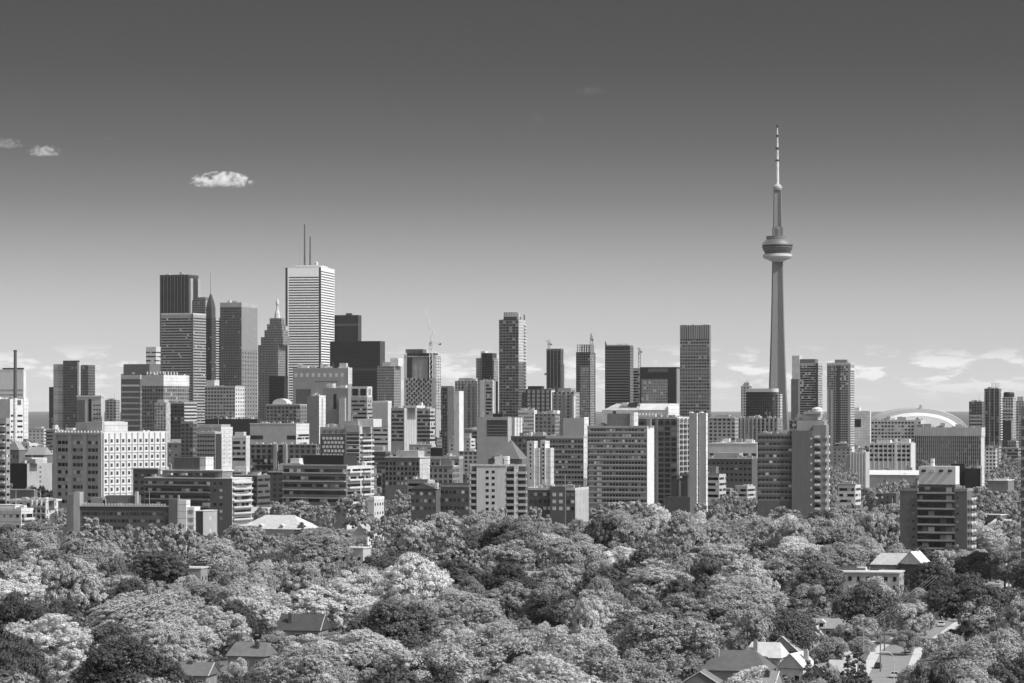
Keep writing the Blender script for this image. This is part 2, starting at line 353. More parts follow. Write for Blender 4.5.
def stepped():
    b = Bldg('office_tower', 'stepped stone tower narrowing to a pale spire with a ball on top', 'tower', 258, 278, 285.5, 345, 4700, group=DT)
    m = facade(.19, .04, 2.6, 3.8, .45, .35, .4, .02, .3); b.body(m)
    for a, c, f0, f1, z0, z1 in ((260.5, 284, .05, .95, 345, 337), (263.5, 282.5, .12, .88, 337, 330), (265.5, 281, .2, .8, 330, 324), (267.5, 279.5, .28, .72, 324, 318)):
        b.part('setback', m, b.X(a), b.X(c)*.8, b.d*f0, b.d*f1, b.Z(z0)+.01, b.Z(z1))
    b.part('side_bay', mat(.33), b.X(281.5), -.3, b.d*.55, b.d-1, b.Z(345), b.Z(326))
    x = b.X(273.6); y = b.d*.5
    MB().lathe([(5, b.Z(318)), (4.4, b.Z(313)), (2.2, b.Z(309)), (1.8, b.Z(306))], 8, x, y).build('lantern', W6, b.root)
    MB().lathe([(1.2, b.Z(306)), (2.5, b.Z(304)), (2.7, b.Z(302)), (1.8, b.Z(300)), (.4, b.Z(298))], 12, x, y).build('finial', W8, b.root)
stepped()
def fcp():
    b = Bldg('office_tower', 'tallest white tower with dark notched corners and two roof masts, centre left', 'tower', 285.5, 320.5, 334.5, 267, 4800, yaw=9, group=DT)
    b.body(mat(.96, .5, .03)); n = 56
    b.bands('f', b.Z(276), b.Z(420), n, 1.75, glass(.03, .2, .0), a=b.X(288.8), b=b.X(318.8)); b.bands('r', b.Z(270), b.Z(420), 58, 1.9, glass(.09, .2, .0), a=4.5, b=b.d-1.5)
    b.part('corner_notch', mat(.05, .4), b.X(318.9), .06, -.07, 3.9, 0, b.zt-.5); b.part('corner_notch', mat(.05, .4), b.X(285.4), b.X(287.6), -.07, 3, 0, b.zt-.5)
    b.parapet(mat(.85), 1.2); b.part('penthouse', W6, b.X(292), b.X(318), b.d*.25, b.d*.7, b.zt, b.Z(264.5))
    for p, y, r in ((304.3, 224, 1.6), (309.8, 236, 1.5), (299.5, 246, .5)):
        x = b.X(p); MB().rod((x, 3, b.Z(265)), (x, 3, b.Z(y)), r, r*.7, 8).build('mast', W1 if r > 1 else W3, b.root)
    MB().lathe([(2.5, b.Z(265)), (2.5, b.Z(262.5)), (.5, b.Z(261.5))], 12, b.X(316), 4).build('dish', W9, b.root)
fcp()
def td():
    b = Bldg('office_tower', 'black steel tower rising behind the lower black tower, right of the white tower', 'tower', 330, 358, 361.5, 315, 4900, yaw=12, group=DT)
    b.body(facade(.03, .015, 1.6, 4, .25, .25, .3, 0, .1)); b.part('penthouse', mat(.05), b.X(345), b.X(350), 5, 15, b.zt, b.Z(313)); b.part('louvre_band', mat(.07), -b.w-.1, .1, -.1, b.d+.1, b.Z(326), b.Z(323.5))
    b = Bldg('office_tower', 'squat broad black tower overlapping the taller black tower', 'tower', 330, 380, 385, 341, 4600, yaw=12, group=DT)
    b.body(facade(.03, .015, 1.6, 4, .25, .25, .3, 0, .1)); b.part('louvre_band', mat(.05), -b.w-.1, .1, -.1, b.d+.1, b.Z(371), b.Z(368))
    b = Bldg('office_tower', 'grey flat tower with a small white rooftop box, right of the black towers', 'tower', 377, 394, 401, 366, 4300, group=DT)
    b.body(facade(.2, .09, 3, 3.8, .3, .4, .3, .02)); b.part('penthouse', W9, b.X(389), b.X(397), 5, b.d-5, b.zt, b.Z(358)); b.part('penthouse', W4, b.X(381), b.X(389), 5, b.d-5, b.zt, b.Z(362))
    b = Bldg('office_tower', 'black low tower right of the stepped spire, in front of the white tower foot', 'tower', 269, 284, 288, 376, 3800, group=DT); b.body(facade(.03, .02, 2, 3.8, .3, .3, .3, .02))
td()
def crane(name, label, px, D, yb, ytop, jib, cjib, light=.7, w=1.5):
    """jib = (px, py) of jib tip, cjib = (px, py) of the counter-jib end; ytop = row of the slewing joint"""
    x = PX(px, D); r = top_empty(name, (x, D, 0)); prop(r, label, 'crane', 'cranes over the unfinished towers'); m = mat(light)
    z = PZ(ytop, D)
    def truss(a, b, wd, nm):
        a = np.array(a); b = np.array(b); L = np.linalg.norm(b-a); k = MB(); d = (b-a)/L
        u = np.cross(d, (0, 1, 0)); u = u/np.linalg.norm(u)*wd/2; v = np.array((0, wd/2, 0)); cs = (u+v, u-v, -u-v, -u+v)
        for c in cs: k.rod(a+c, b+c, wd*.12, seg=4)
        n = max(2, int(L/(wd*1.6)))
        for i in range(n):
            p = a+(b-a)*i/n; q = a+(b-a)*(i+1)/n
            for j in range(4): k.rod(p+cs[j], q+cs[(j+1) % 4], wd*.08, seg=4)
        return k.build(nm, m, r)
    truss((0, 0, PZ(yb, D)), (0, 0, z), w*1.6, 'mast')
    j = ((jib[0]-px)/F*D, 0, PZ(jib[1], D)); c = ((cjib[0]-px)/F*D, 0, PZ(cjib[1], D))
    truss((0, 0, z), j, w, 'jib'); truss((0, 0, z), c, w, 'counter_jib')
    ap = (c[0]*.25, 0, z+abs(j[2]-z)*.25+4); MB().rod((0, 0, z), ap, w*.3).rod(ap, c, w*.12).rod(ap, (j[0]*.7, 0, z+(j[2]-z)*.7), w*.1).build('stay', m, r)
    MB().box(-1.2, 1.2, -3, -1, z-2.5, z).build('cab', W3, r); MB().box(c[0]-1.5, c[0]+1.5, -1, 1, c[2]-2.5, c[2]-.2).build('counterweight', W1, r)
# ================================================================== middle skyline
MS = 'mid skyline towers'
def aura_frame():
    b = Bldg('hospital_block', 'unfinished block with dark square frame above a chequered facade, under the tallest crane', 'tower', 404, 436, 441, 353, 3600, yaw=12, group=MS)
    b.body(mat(.3), z1=b.Z(378)); F0 = mat(.04, .6)
    b.part('frame_post', F0, b.X(407), b.X(411.5), 0, b.d, b.Z(378)+.01, b.Z(357)); b.part('frame_post', F0, b.X(428), b.X(433), 0, b.d, b.Z(378)+.01, b.Z(357))
    b.part('side_wall', W5, b.X(404), b.X(406.9), 0, b.d, b.Z(378)+.01, b.Z(354)); b.part('side_wall', W5, b.X(433.1), 0, 0, b.d, b.Z(378)+.01, b.Z(355))
    b.part('frame_beam', F0, b.X(407), b.X(433), 0, b.d, b.Z(357)+.01, b.Z(353)); b.part('infill', mat(.35), b.X(411.6), b.X(427.9), 2, b.d-1, b.Z(378)+.01, b.Z(357)-.1)
    b.part('penthouse', W1, b.X(405), b.X(422), 3, b.d-3, b.Z(353)+.02, b.Z(349)); b.part('band', W4, b.X(404), 0, -.2, b.d, b.Z(357), b.Z(356))
    r = random.Random(3); st = 3.5; n = 0; me = MB().box(0, 2.0, -.15, .3, 0, 3.3).mesh('dark_panel')
    L = [(b.X(406)+c*2.9+(r.uniform(0, 1)), 0, b.Z(378)-6-rw*5.5+(c % 2)*2.5) for rw in range(9) for c in range(11)]
    b._rep('dark_panel', me, mat(.04), L)
    b.wins('r', b.Z(357), b.Z(410), 18, 3, 4, 2, GL)
aura_frame()
crane('tower_crane', 'pale luffing crane with long raised jib above the chequered block', 431, 3600, 378, 342, (426, 309), (440, 343), .8, 2.2)
def mids():
    b = Bldg('office_tower', 'dark slab with paler right half beside the chequered block, below skyline height', 'office block', 441, 453, 454.5, 387, 3000, group=MS); b.body(facade(.1, .03, 2.2, 3.4, .3, .3, .4, .05)); b.part('side_strip', mat(.24), b.X(447.5), -.2, -.15, b.d, 0, b.zt-.5); b.parapet(W2)
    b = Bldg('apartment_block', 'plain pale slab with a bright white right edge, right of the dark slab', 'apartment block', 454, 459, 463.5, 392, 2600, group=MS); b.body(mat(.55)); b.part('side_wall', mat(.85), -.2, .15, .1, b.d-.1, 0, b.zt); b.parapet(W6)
    b = Bldg('office_block', 'stone block with uneven roofline and many small bays, behind the plain pale slab', 'office block', 455, 477, 481, 381, 3400, group=MS); b.body(facade(.27, .06, 4, 3.6, .5, .3, .4, .03)); b.part('setback', W3, b.X(458), b.X(472), 3, 20, b.zt, b.Z(378)); b.clutter(5, 2)
    for p in (464, 470, 475): b.part('bay', mat(.2), b.X(p), b.X(p+2.5), -1, .1, 0, b.zt-3)
    b = Bldg('apartment_tower', 'tower with dark glazed centre and paler flanks, left of the tall glass tower', 'tower', 476, 494, 498, 358, 4000, group=MS); b.body(facade(.25, .08, 3, 3.3, .3, .3, .4, .03)); b.part('glazed_centre', facade(.05, .02, 3, 3.3, .1, .15, .4, 0), b.X(482), b.X(492.5), -.8, 18, 0, b.Z(353)); b.part('penthouse', W8, b.X(479.5), b.X(484), 5, 15, b.zt, b.Z(351))
    b = Bldg('office_block', 'banded grey block with white edge strip at the foot of the tall glass tower', 'office block', 478, 493, 498, 381, 3300, group=MS); b.body(mat(.35)); b.bands('f', b.zt-3, b.Z(415), 9, 2, GL, a=b.X(486)); b.part('corner_strip', W9, -1.2, .2, -.2, 2, 0, b.zt); b.part('side_strip', W5, b.X(480), b.X(484), -.4, 1, 0, b.zt+1); b.clutter(4, 2)
mids()
def glass_tower():
    b = Bldg('apartment_tower', 'tall slender glass tower with ragged top and pale right face, centre skyline', 'tower', 499, 518.5, 526, 319.5, 3300, group=MS)
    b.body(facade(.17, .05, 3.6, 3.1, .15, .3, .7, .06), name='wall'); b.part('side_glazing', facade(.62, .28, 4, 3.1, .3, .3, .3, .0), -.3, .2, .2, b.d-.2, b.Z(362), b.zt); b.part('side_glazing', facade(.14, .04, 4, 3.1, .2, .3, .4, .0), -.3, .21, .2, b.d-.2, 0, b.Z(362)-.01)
    b.part('penthouse', mat(.07), b.X(503), b.X(516), 2, 18, b.zt, b.Z(316.5)); b.part('roof_screen', facade(.6, .3, 2, 30, .5, .0, .3, 0), b.X(503), b.X(516), 2, 2.5, b.Z(316.4), b.Z(312)); b.part('fin', W5, -4, -1, 4, 7, b.zt, b.Z(312.5)); b.part('fin', W1, -1.2, -.2, b.d-5, b.d-3, b.zt, b.Z(314))
    b.balconies('r', b.Z(322), b.Z(362), 12, 1.4, W8, b.d-9, b.d-1); b.balconies('r', b.Z(362), b.Z(410), 14, 1.4, W3, b.d-9, b.d-1)
glass_tower()
def mids2():
    b = Bldg('office_block', 'block of large white window panels between dark piers, with black box on top', 'office block', 526, 551, 555, 390, 3300, group=MS); b.body(W6); b.bands('f', b.zt-2, b.Z(412), 5, 1.4, W1, p=.15); b.piers('f', 6, 1.8, mat(.06), 0, b.zt+.5, p=.8); b.roofbox(527, 541, 386, BLK); b.part('cornice', W1, -b.w-.5, .5, -.6, b.d, b.zt, b.zt+1.2)
    b = Bldg('apartment_tower', 'dark concrete shaft under construction, left of the two unfinished towers', 'tower', 546.5, 561, 563.5, 350, 4200, group=MS); b.body(facade(.07, .03, 2.5, 3.3, .3, .35, .4, .02)); b.parapet(W1, 2); b.piers('f', 5, 1, mat(.12), 0, b.zt, p=.6); b.part('hoist', W3, .1, 3, 5, 8, 0, b.zt-20); b.part('gantry', W2, -b.w-3, -b.w, 0, 5, b.Z(375), b.Z(373))
    crane('tower_crane', 'small crane on the left unfinished dark shaft', 549, 4200, 350, 343, (546, 340.5), (551, 343.5), .3, 1.8)
    b = Bldg('apartment_tower', 'unfinished tower with open scaffold floors at its top, right of the dark shaft', 'tower', 576, 590, 594.5, 352, 4000, group=MS)
    b.body(facade(.12, .03, 3, 3.3, .2, .35, .5, .04)); b.part('glazing', facade(.26, .12, 2.4, 3.3, .25, .3, .5, .05), b.X(580), b.X(589), -.2, 1, 0, b.Z(366)); b.part('side_glazing', facade(.2, .05, 2.4, 3.3, .25, .4, .5, .05), -.2, .2, .2, b.d, 0, b.Z(354))
    for i in range(3): b.part('open_floor', W2, b.X(576.5), b.X(590), .5, b.d-.5, b.zt+i*3.3+2.9, b.zt+i*3.3+3.3)
    me = MB().box(0, .8, 0, .8, 0, 10).mesh('column'); b._rep('column', me, W2, [(b.X(577+i*2.4), y, b.zt) for i in range(6) for y in (.6, b.d-1.5)])
    crane('tower_crane', 'crane rising behind the unfinished tower with open floors', 591.5, 4000, 352, 337, (590.5, 334), (592.5, 339), .25, 2)
    b = Bldg('chimney', 'thin pale pole-like stack in front of the open-topped unfinished tower', 'stack', 594.6, 595.3, 595.5, 353, 2600, d=.6); b.body(mat(.1))
    b = Bldg('office_tower', 'broad dark tower with horizontal lines and a spike at its left roof corner', 'tower', 605, 630, 633.5, 346, 3800, yaw=12, group=MS)
    b.body(facade(.05, .025, 60, 3.6, .0, .3, .2, 0)); b.bands('f', b.zt-4, b.Z(412), 23, 1.3, mat(.12), p=.2); m = MB(); x = b.X(605); m.prism([(x, 0), (x+3, 0), (x+3, 3), (x, 3)], b.zt, b.Z(341), [(x, 0), (x+.5, 0), (x+.5, 1), (x, 1)]); m.build('spike', W1, b.root)
    b.part('top_floor', mat(.2), b.X(607.5), -.5, -.05, b.d, b.zt-.2, b.zt+1.5); b.part('skylight', W9, b.X(617), b.X(628), 3, 10, b.zt+1.6, b.zt+3)
    crane('tower_crane', 'slim crane between the broad dark tower and the dark framed block', 639.5, 3900, 372, 352, (638, 347.5), (641, 351), .25, 1.8)
    b = Bldg('office_block', 'low grey banded wing joined to the broad dark tower', 'office block', 631, 640, 641, 368, 3850, group=MS); b.body(mat(.35)); b.bands('f', b.zt-3, b.Z(410), 14, 1.7, GL)
    b = Bldg('office_block', 'dark square-framed block with a paler glazed inset', 'office block', 640, 677, 680, 367, 3700, yaw=12, group=MS); b.body(mat(.03, .5)); b.part('inset', facade(.22, .15, 3, 3.4, .2, .3, .3, .1), b.X(641.5), b.X(667.5), -.6, 2, 0, b.Z(379)); b.part('side_panel', mat(.2), b.X(676), .1, -.2, b.d, 0, b.zt-2); b.part('louvre_band', mat(.09), b.X(648), b.X(668), -.1, 1, b.Z(372), b.Z(368.5))
    b = Bldg('office_tower', 'tall plain rectangular slab with speckled dark glass, left of the needle tower', 'tower', 680, 709.5, 711, 325.5, 3500, yaw=10, group=MS)
    b.body(facade(.15, .045, 3.2, 3.5, .2, .3, .75, .05)); b.part('crown_screen', facade(.2, .1, 2.6, 40, .4, 0, .3, 0), -b.w-.12, .12, -.15, b.d, b.Z(339), b.zt+.5); b.bands('f', b.Z(339.5), b.Z(412), 21, .8, mat(.22), p=.14, name='spandrel')
mids2()
def mids3():
    b = Bldg('office_block', 'uneven grey stone block with bright right edge, behind the white-roofed hall', 'office block', 552, 574, 579.5, 392, 3000, group=MS); b.body(facade(.3, .06, 4.5, 3.4, .45, .35, .5, .03)); b.part('setback', mat(.25), b.X(557), b.X(570), 3, 20, b.zt, b.Z(388)); b.part('corner', W8, -2.5, .2, -.2, 4, 0, b.zt-4)
    for p in (556, 563, 570): b.part('bay', mat(.16), b.X(p), b.X(p+3), -1, .1, 0, b.zt-2)
    b = Bldg('office_block', 'low grey block partly behind the white-edged slab and the flat brown block', 'office block', 707, 735, 738.5, 418, 2600); b.body(facade(.35, .06, 4, 3.3, .4, .4, .4, .05)); b.roofbox(715, 728, 415, W3)
    b.part('roof_edge', W8, -b.w, .3, -.3, .6, b.zt-.2, b.zt+.8)
    b = Bldg('apartment_block', 'long brown block of tight vertical window bays left of the dark apartment slab', 'apartment block', 736, 778, 782, 418, 2700); b.body(facade(.22, .05, 4.2, 2.9, .45, .3, .5, .08)); b.piers('f', 11, 1.2, mat(.28), 0, b.zt, p=.7); b.clutter(6, 5)
    b = Bldg('office_block', 'dark glass block with rounded right shoulder and pale stone wings, below the needle tower', 'office block', 746, 771, 780, 392, 3600, d=15)
    k = MB(); n = 6; pts = [(b.X(746), 0)]+[(b.X(771)+0+6*math.sin(i/n*math.pi/2), 6-6*math.cos(i/n*math.pi/2)) for i in range(n+1)]+[(b.X(771)+6, b.d), (b.X(746), b.d)]
    k.prism(pts, 0, b.zt); k.build('wall', facade(.07, .03, 2.6, 3.4, .3, .25, .5, .04), b.root)
    MB().prism([(x*1.02, y-.5) for x, y in pts], b.zt, b.Z(388.5)).build('roof_slab', W5, b.root); b.part('wing', facade(.55, .08, 4, 3.4, .4, .4, .3, .03), b.X(771)+6.1, b.X(779.5), 4, b.d, 0, b.Z(394))
    e = Bldg('office_block', 'pale stone wing with a glazed pyramid peak, left of the rounded dark glass block', 'office block', 741, 749, 752, 386, 3700); e.body(facade(.5, .08, 4, 3.4, .4, .4, .3, .03)); e.part('wall', W3, -6, -.2, .2, 8, e.zt, e.Z(382.5))
    x0, x1 = e.X(742), e.X(750.5); y1 = e.d*.8; MB().prism([(x0, .5), (x1, .5), (x1, y1), (x0, y1)], e.Z(386)+.02, e.Z(378.5), [((x0+x1)/2-.2, y1/2-.2), ((x0+x1)/2+.2, y1/2-.2), ((x0+x1)/2+.2, y1/2+.2), ((x0+x1)/2-.2, y1/2+.2)]).build('glass_peak', mat(.5, .2), e.root)
    RT = 'condominium towers right of the needle tower'
    b = Bldg('apartment_tower', 'condominium tower with slatted balconies and stepped roof right beside the needle tower', 'tower', 792, 817, 822.5, 363, 4000, group=RT); b.body(mat(.3)); b.bands('f', b.zt-3, b.Z(415), 21, 2, GL, a=b.X(800)); b.bands('r', b.zt-3, b.Z(415), 21, 1.7, GL); b.part('penthouse', mat(.12), b.X(800), b.X(815), 1, 20, b.zt, b.Z(359)); b.part('side_tower', W5, b.X(792), b.X(799.5), -.5, 16, 0, b.Z(355.5)); b.part('front_tower', mat(.12), b.X(792.5), b.X(799.8), -9, -.6, 0, b.Z(379)); b.part('fin', mat(.06), b.X(816), b.X(818), -.8, 1, 0, b.zt)
    b = Bldg('apartment_tower', 'condominium tower with fine grid front and bright right edge, left of the dome', 'tower', 827, 850.5, 854.5, 364, 3400, group=RT); b.body(mat(.24)); b.wins('f', b.zt-2, b.Z(447), 34, 10, 1.7, 1.6, GL, cap=100, b=b.X(848)); b.bands('r', b.Z(370), b.Z(447), 32, 1.6, W1); b.part('side_wall', W8, -.2, .03, .1, b.d-.1, 0, b.Z(368)); b.parapet(W5, 1.3); b.part('penthouse', W2, b.X(834), b.X(846), 4, 14, b.zt, b.Z(359.5)); b.part('glazed_stack', mat(.07), b.X(837), b.X(840), -.3, 1, 0, b.zt-2)
    b = Bldg('warehouse', 'white block with one dark square opening left of the dome', 'building', 852, 870, 871, 411, 3600); b.body(W9); b.part('opening', BLK, b.X(854), b.X(861), -.1, 2, b.Z(427), b.Z(419)); b.part('roof_step', W9, b.X(852), b.X(859), 2, 12, b.zt, b.Z(407.5))
mids3()
def cn():
    D = 5000; x = PX(777.4, D); r = top_empty('communications_tower', (x, D, 0)); prop(r, 'very tall concrete needle tower with round pod and long white antenna', 'tower')
    k = MB(); Z = lambda y: PZ(y, D); cm = mat(.14, .8, .06)
    def yy(R, q):      # three-finned plan
        P = []
        for i in range(3):
            a = rad(-30+120*i)
            for da, rr in ((-.16, 1.0), (.16, 1.0), (1.047, .42)): P.append((R*rr*math.cos(a+da), R*rr*math.sin(a+da)))
        return P
    zs = [(470, 25), (440, 21.5), (415, 18.4), (390, 16), (360, 14), (330, 12.3), (300, 11.0), (262, 9.8)]
    for (a, ra), (b, rb) in zip(zs, zs[1:]): k.prism(yy(ra, 0), max(0, Z(a)), Z(b), yy(rb, 0))
    k.build('shaft', cm, r)
    MB().lathe([(9, Z(262)), (16, Z(259.6)), (22, Z(258.6)), (24.6, Z(256.6)), (24, Z(254.4)), (20.5, Z(253.8))], 32).build('radome', mat(.48, .6, .03), r)
    MB().lathe([(20.5, Z(253.8)), (23.6, Z(250))], 32).lathe([(23.9, Z(249.2)), (25, Z(247.8))], 32).build('lower_deck', mat(.08, .3), r)
    pd = MB().lathe([(24.2, Z(250)), (25, Z(249.2))], 32).lathe([(25.5, Z(247.8)), (25.8, Z(246.9))], 32).build('deck_edge', mat(.16), r)
    MB().lathe([(25.4, Z(246.9)), (25.8, Z(245.2))], 32).build('window_band', mat(.03, .2), r)
    MB().lathe([(26, Z(245.2)), (26, Z(244.2)), (22, Z(241.5)), (19, Z(239.8))], 32).build('upper_roof', mat(.33, .28, .02, metal=.85), r)
    MB().lathe([(18.6, Z(239.8)), (18.6, Z(236.2)), (17, Z(236.2))], 24).build('roof_ring', mat(.16), r)
    MB().lathe([(7.2, Z(236.2)), (7.2, Z(229)), (5.6, Z(227))], 12).box(-9, -4, -8, -3, Z(236.2), Z(228)).box(3.5, 8.5, -6, 0, Z(236.2), Z(227.5)).build('equipment_neck', W1, r)
    MB().prism(yy(8, 0), Z(229), Z(190), yy(7, 0)).build('upper_shaft', cm, r)
    MB().lathe([(6.2, Z(190.2)), (7.8, Z(188.5)), (7.8, Z(186.5)), (4.5, Z(184.5)), (3, Z(184))], 20).build('sky_pod', W4, r)
    for a, b, ra, rb in ((184.5, 161, 2.9, 2.5), (160, 149, 2.2, 2.0), (148, 136.5, 1.7, 1.5), (135.5, 127, 1.1, .8)):
        MB().rod((0, 0, Z(a)), (0, 0, Z(b)), ra, rb, 10).build('antenna_section', W9, r)
    for a, b, ra in ((161, 159.6, 3.6), (149.2, 147.6, 3.3), (137, 135, 2.4), (127.5, 125.3, 1.7)):
        MB().lathe([(ra, Z(a)), (ra, Z(b))], 10).build('antenna_collar', BLK, r)
    MB().rod((0, 0, Z(126)), (0, 0, Z(123)), .5, .2).build('beacon', W1, r)
cn()
def dome():
    D = 5000; x = PX(914, D); r = top_empty('stadium', (x, D, 0)); prop(r, 'domed stadium with white inner roof panel under a grey outer roof arch', 'stadium')
    Z = lambda y: PZ(y, D)
    MB().lathe([(92, 0), (92, Z(440)), (90, Z(437))], 48).build('wall', W5, r)
    def cap(R, z0, z1, y0, y1, m, name, cut=1.0):
        k = MB(); nu, nv = 40, 14; 
        for i in range(nu+1):
            a = math.pi*i/nu
            for j in range(nv+1):
                yy = y0+(y1-y0)*j/nv; q = math.sqrt(max(0, 1-(yy/(R*1.35))**2)); k.v.append((-R*q*math.cos(a), yy, z0+(z1-z0)*q*math.sin(a)**.85))
        for i in range(nu):
            for j in range(nv): a = i*(nv+1)+j; k.f.append((a, a+1, a+nv+2, a+nv+1))
        n0 = len(k.v); k.f.append(tuple(i*(nv+1) for i in range(nu+1)))
        return k.build(name, m, r)
    cap(90, Z(437), Z(407.3), -38, 85, mat(.34, .5, .03), 'outer_roof_arch'); cap(80, Z(437), Z(411), -62, -38.2, mat(.92, .5, .02), 'inner_roof_panel')
    MB().box(5, 8, -37, -30, Z(409), Z(405)).build('roof_truss', W3, r)
dome()
# ================================================================== left middle distance
def left():
    b = Bldg('apartment_block', 'grey horizontally lined slab cut by the left edge of the picture', 'apartment block', -30, 6, 10, 418, 1500); b.body(mat(.25)); b.bands('f', b.zt-1.5, 4, 14, 1.2, GL); b.balconies('f', b.zt-.5, 3, 14, 1.5, W5, -b.w+1, -.5, rail=.9); b.bands('r', b.zt-1.5, 4, 14, 1.2, GL); land(5, 1500, 'the lined slab at the left edge')
    b = Bldg('hotel', 'big white blank-walled tower with rooftop railing, behind the left tall chimney', 'tower', -30, 23.5, 26, 370.5, 2700); b.body(mat(.88, .7, .03)); b.bands('f', b.Z(388), b.Z(397), 2, 1.7, W3); b.part('roof_sign_rail', BLK, b.X(2), b.X(23), 1, 2, b.zt+.4, b.zt+2.4); b.parapet(W9)
    b = Bldg('office_block', 'white block with dark louvre panel and strip windows, foot of the tall chimney', 'office block', -30, 10, 28, 399, 2450, yaw=40); b.body(mat(.8)); b.bands('r', b.Z(413), b.Z(440), 5, 1.7, GL, a=1, b=b.Y(22.5)); b.part('louvre', mat(.08), -.2, .1, b.Y(14), b.Y(21), b.Z(405), b.Z(400)); b.bands('f', b.Z(418), b.Z(445), 4, 3, mat(.3)); b.part('corner_pier', W9, 0, .4, b.Y(23.5), b.d, 0, b.zt+1)
    D = 2500; k = top_empty('chimney', (PX(27.2, D), D-60, 0)); prop(k, 'tall slim smokestack with pale lower half, far left', 'chimney'); D -= 60
    MB().lathe([(1.75, 0), (1.6, PZ(398, D))], 14).build('lower_shaft', W9, k); MB().lathe([(1.55, PZ(398, D)), (1.25, PZ(352, D)), (1.5, PZ(351.5, D)), (1.5, PZ(350, D))], 14).build('upper_shaft', mat(.09), k)
    b = Bldg('apartment_tower', 'tall tower of dark glass with a pale flank and slimmer wing, far left', 'tower', 63, 79, 80, 360.5, 3600); b.body(facade(.11, .04, 2.6, 3.2, .3, .3, .6, .04)); b.part('flank', facade(.4, .3, 60, 3.2, .0, .2, .2, 0), b.X(53), b.X(63)-.05, 1, 22, 0, b.Z(364)); b.part('wing', facade(.12, .05, 3, 3.2, .3, .3, .5, .03), .1, b.X(87), 3, 22, 0, b.Z(365)); b.part('core', W5, -2, .6, -.3, 3, 0, b.Z(362)); b.clutter(8, 7, 6)
    b = Bldg('apartment_tower', 'thin dark sliver tower left of the pale-flanked glass tower', 'tower', 49, 53, 53.6, 387, 3500); b.body(facade(.07, .03, 2, 3, .3, .3, .4, .03))
    b = Bldg('office_block', 'short white-framed block with dark centre slot, right of the far left glass tower', 'office block', 77, 101, 104, 397, 2900); b.body(W5); b.part('roof_slab', W9, -b.w-.5, .5, -.5, b.d, b.zt, b.zt+1.5); b.part('slot', BLK, b.X(88.5), b.X(91.5), -.2, 1, 0, b.zt-2); b.wins('f', b.Z(403), b.Z(425), 5, 3, 2, 1.2, GL, a=b.X(93)); b.part('glazing', mat(.12, .3), b.X(77.3), b.X(85), -.15, 1, 0, b.Z(400))
    b = Bldg('office_block', 'small grey low-rise with flat roof between white-framed block and dark banded hospital', 'office block', 105, 116, 120, 400, 3100); b.body(facade(.25, .06, 4, 3, .4, .4, .4, .03)); b.clutter(3, 3)
    b = Bldg('office_block', 'short dark block right of the far left wing, lower than it', 'office block', 88, 94, 95, 388, 3700); b.body(facade(.1, .04, 3, 3.2, .3, .3, .4, .02))
    # hospital complex
    b = Bldg('hospital_block', 'dark banded hospital block with a dark roof storey, tallest at left centre', 'hospital', 121, 140, 154, 374, 2850); b.body(mat(.1)); b.bands('f', b.Z(389), b.Z(440), 9, 1.6, mat(.3), p=.1, name='spandrel'); b.bands('r', b.Z(389), b.Z(440), 9, 1.3, mat(.22), p=.1, name='spandrel'); b.bands('w', b.zt-.5, b.Z(379.5), 1, 4, W4); b.roofbox(122, 148, 364, W1, .1, .9); b.bands('f', b.Z(384), b.Z(387), 1, 1.8, W6)
    b = Bldg('hospital_block', 'blank white-topped hospital block over grey glazing', 'hospital', 142, 163.5, 189, 375, 2750, yaw=26); b.body(facade(.2, .09, 3, 3.6, .25, .35, .5, .05)); b.part('blank_storey', W6, -b.w-.2, .06, -.2, b.d, b.Z(386), b.zt); b.part('blank_storey', W9, .07, .3, 0, b.d, b.Z(386), b.zt)
    me = MB().box(0, 1.2, 0, 1.2, 0, 3.2).mesh('roof_vent'); b._rep('roof_vent', me, W8, [(b.X(145+i*3.2), 2, b.zt) for i in range(6)]+[(-2, 4+i*5, b.zt) for i in range(5)])
    b = Bldg('apartment_tower', 'mottled stone tower with ragged top in front of the white-topped hospital', 'tower', 154.5, 166, 170.5, 402.5, 2600); b.body(mat(.38, .9, .6, .35)); b.part('setback', mat(.4, .9, .5, .4), b.X(157), b.X(164), 1, 9, b.zt, b.Z(399.5)); b.wins('f', b.zt-2, b.Z(440), 12, 4, 1.2, 1.2, GL); b.clutter(2, 3, 3)
    b = Bldg('office_block', 'dark glass block with white-striped right side, right of the mottled stone tower', 'office block', 170.5, 184, 197, 403, 2500); b.body(facade(.08, .035, 3, 3.2, .2, .3, .5, .02)); b.bands('r', b.Z(405), b.Z(422), 5, 1.1, W6, p=.1, name='spandrel'); b.parapet(W3)
    b = Bldg('office_block', 'dark grey block with rows of small windows below the striped dark glass block', 'office block', 181, 193, 197.5, 423, 2300); b.body(facade(.11, .04, 3.4, 3.1, .3, .4, .4, .04)); b.parapet(W2)
    b = Bldg('office_block', 'grey gridded low block with dark right side, centre left', 'office block', 197, 215, 221.5, 433, 2200); b.body(mat(.2)); b.wins('f', b.zt-1, b.Z(466), 7, 7, 1.5, 1.3, GLD); b.part('side_panel', mat(.04), -.2, .1, 1, b.d, 0, b.zt-.5); b.parapet(W4)  # right face carries a near-black panel
    b = Bldg('office_block', 'grey flat block with a bright white right face behind the gridded low block', 'office block', 197, 221, 232.5, 427, 2350); b.body(mat(.25)); b.part('side_wall', W9, -.2, .15, 0, b.d, 0, b.zt); b.wins('r', b.zt-2, b.Z(465), 8, 2, 1.2, 1.5, W2, p=.2); b.roofbox(197, 220, 424.5, W3, .1, .9)
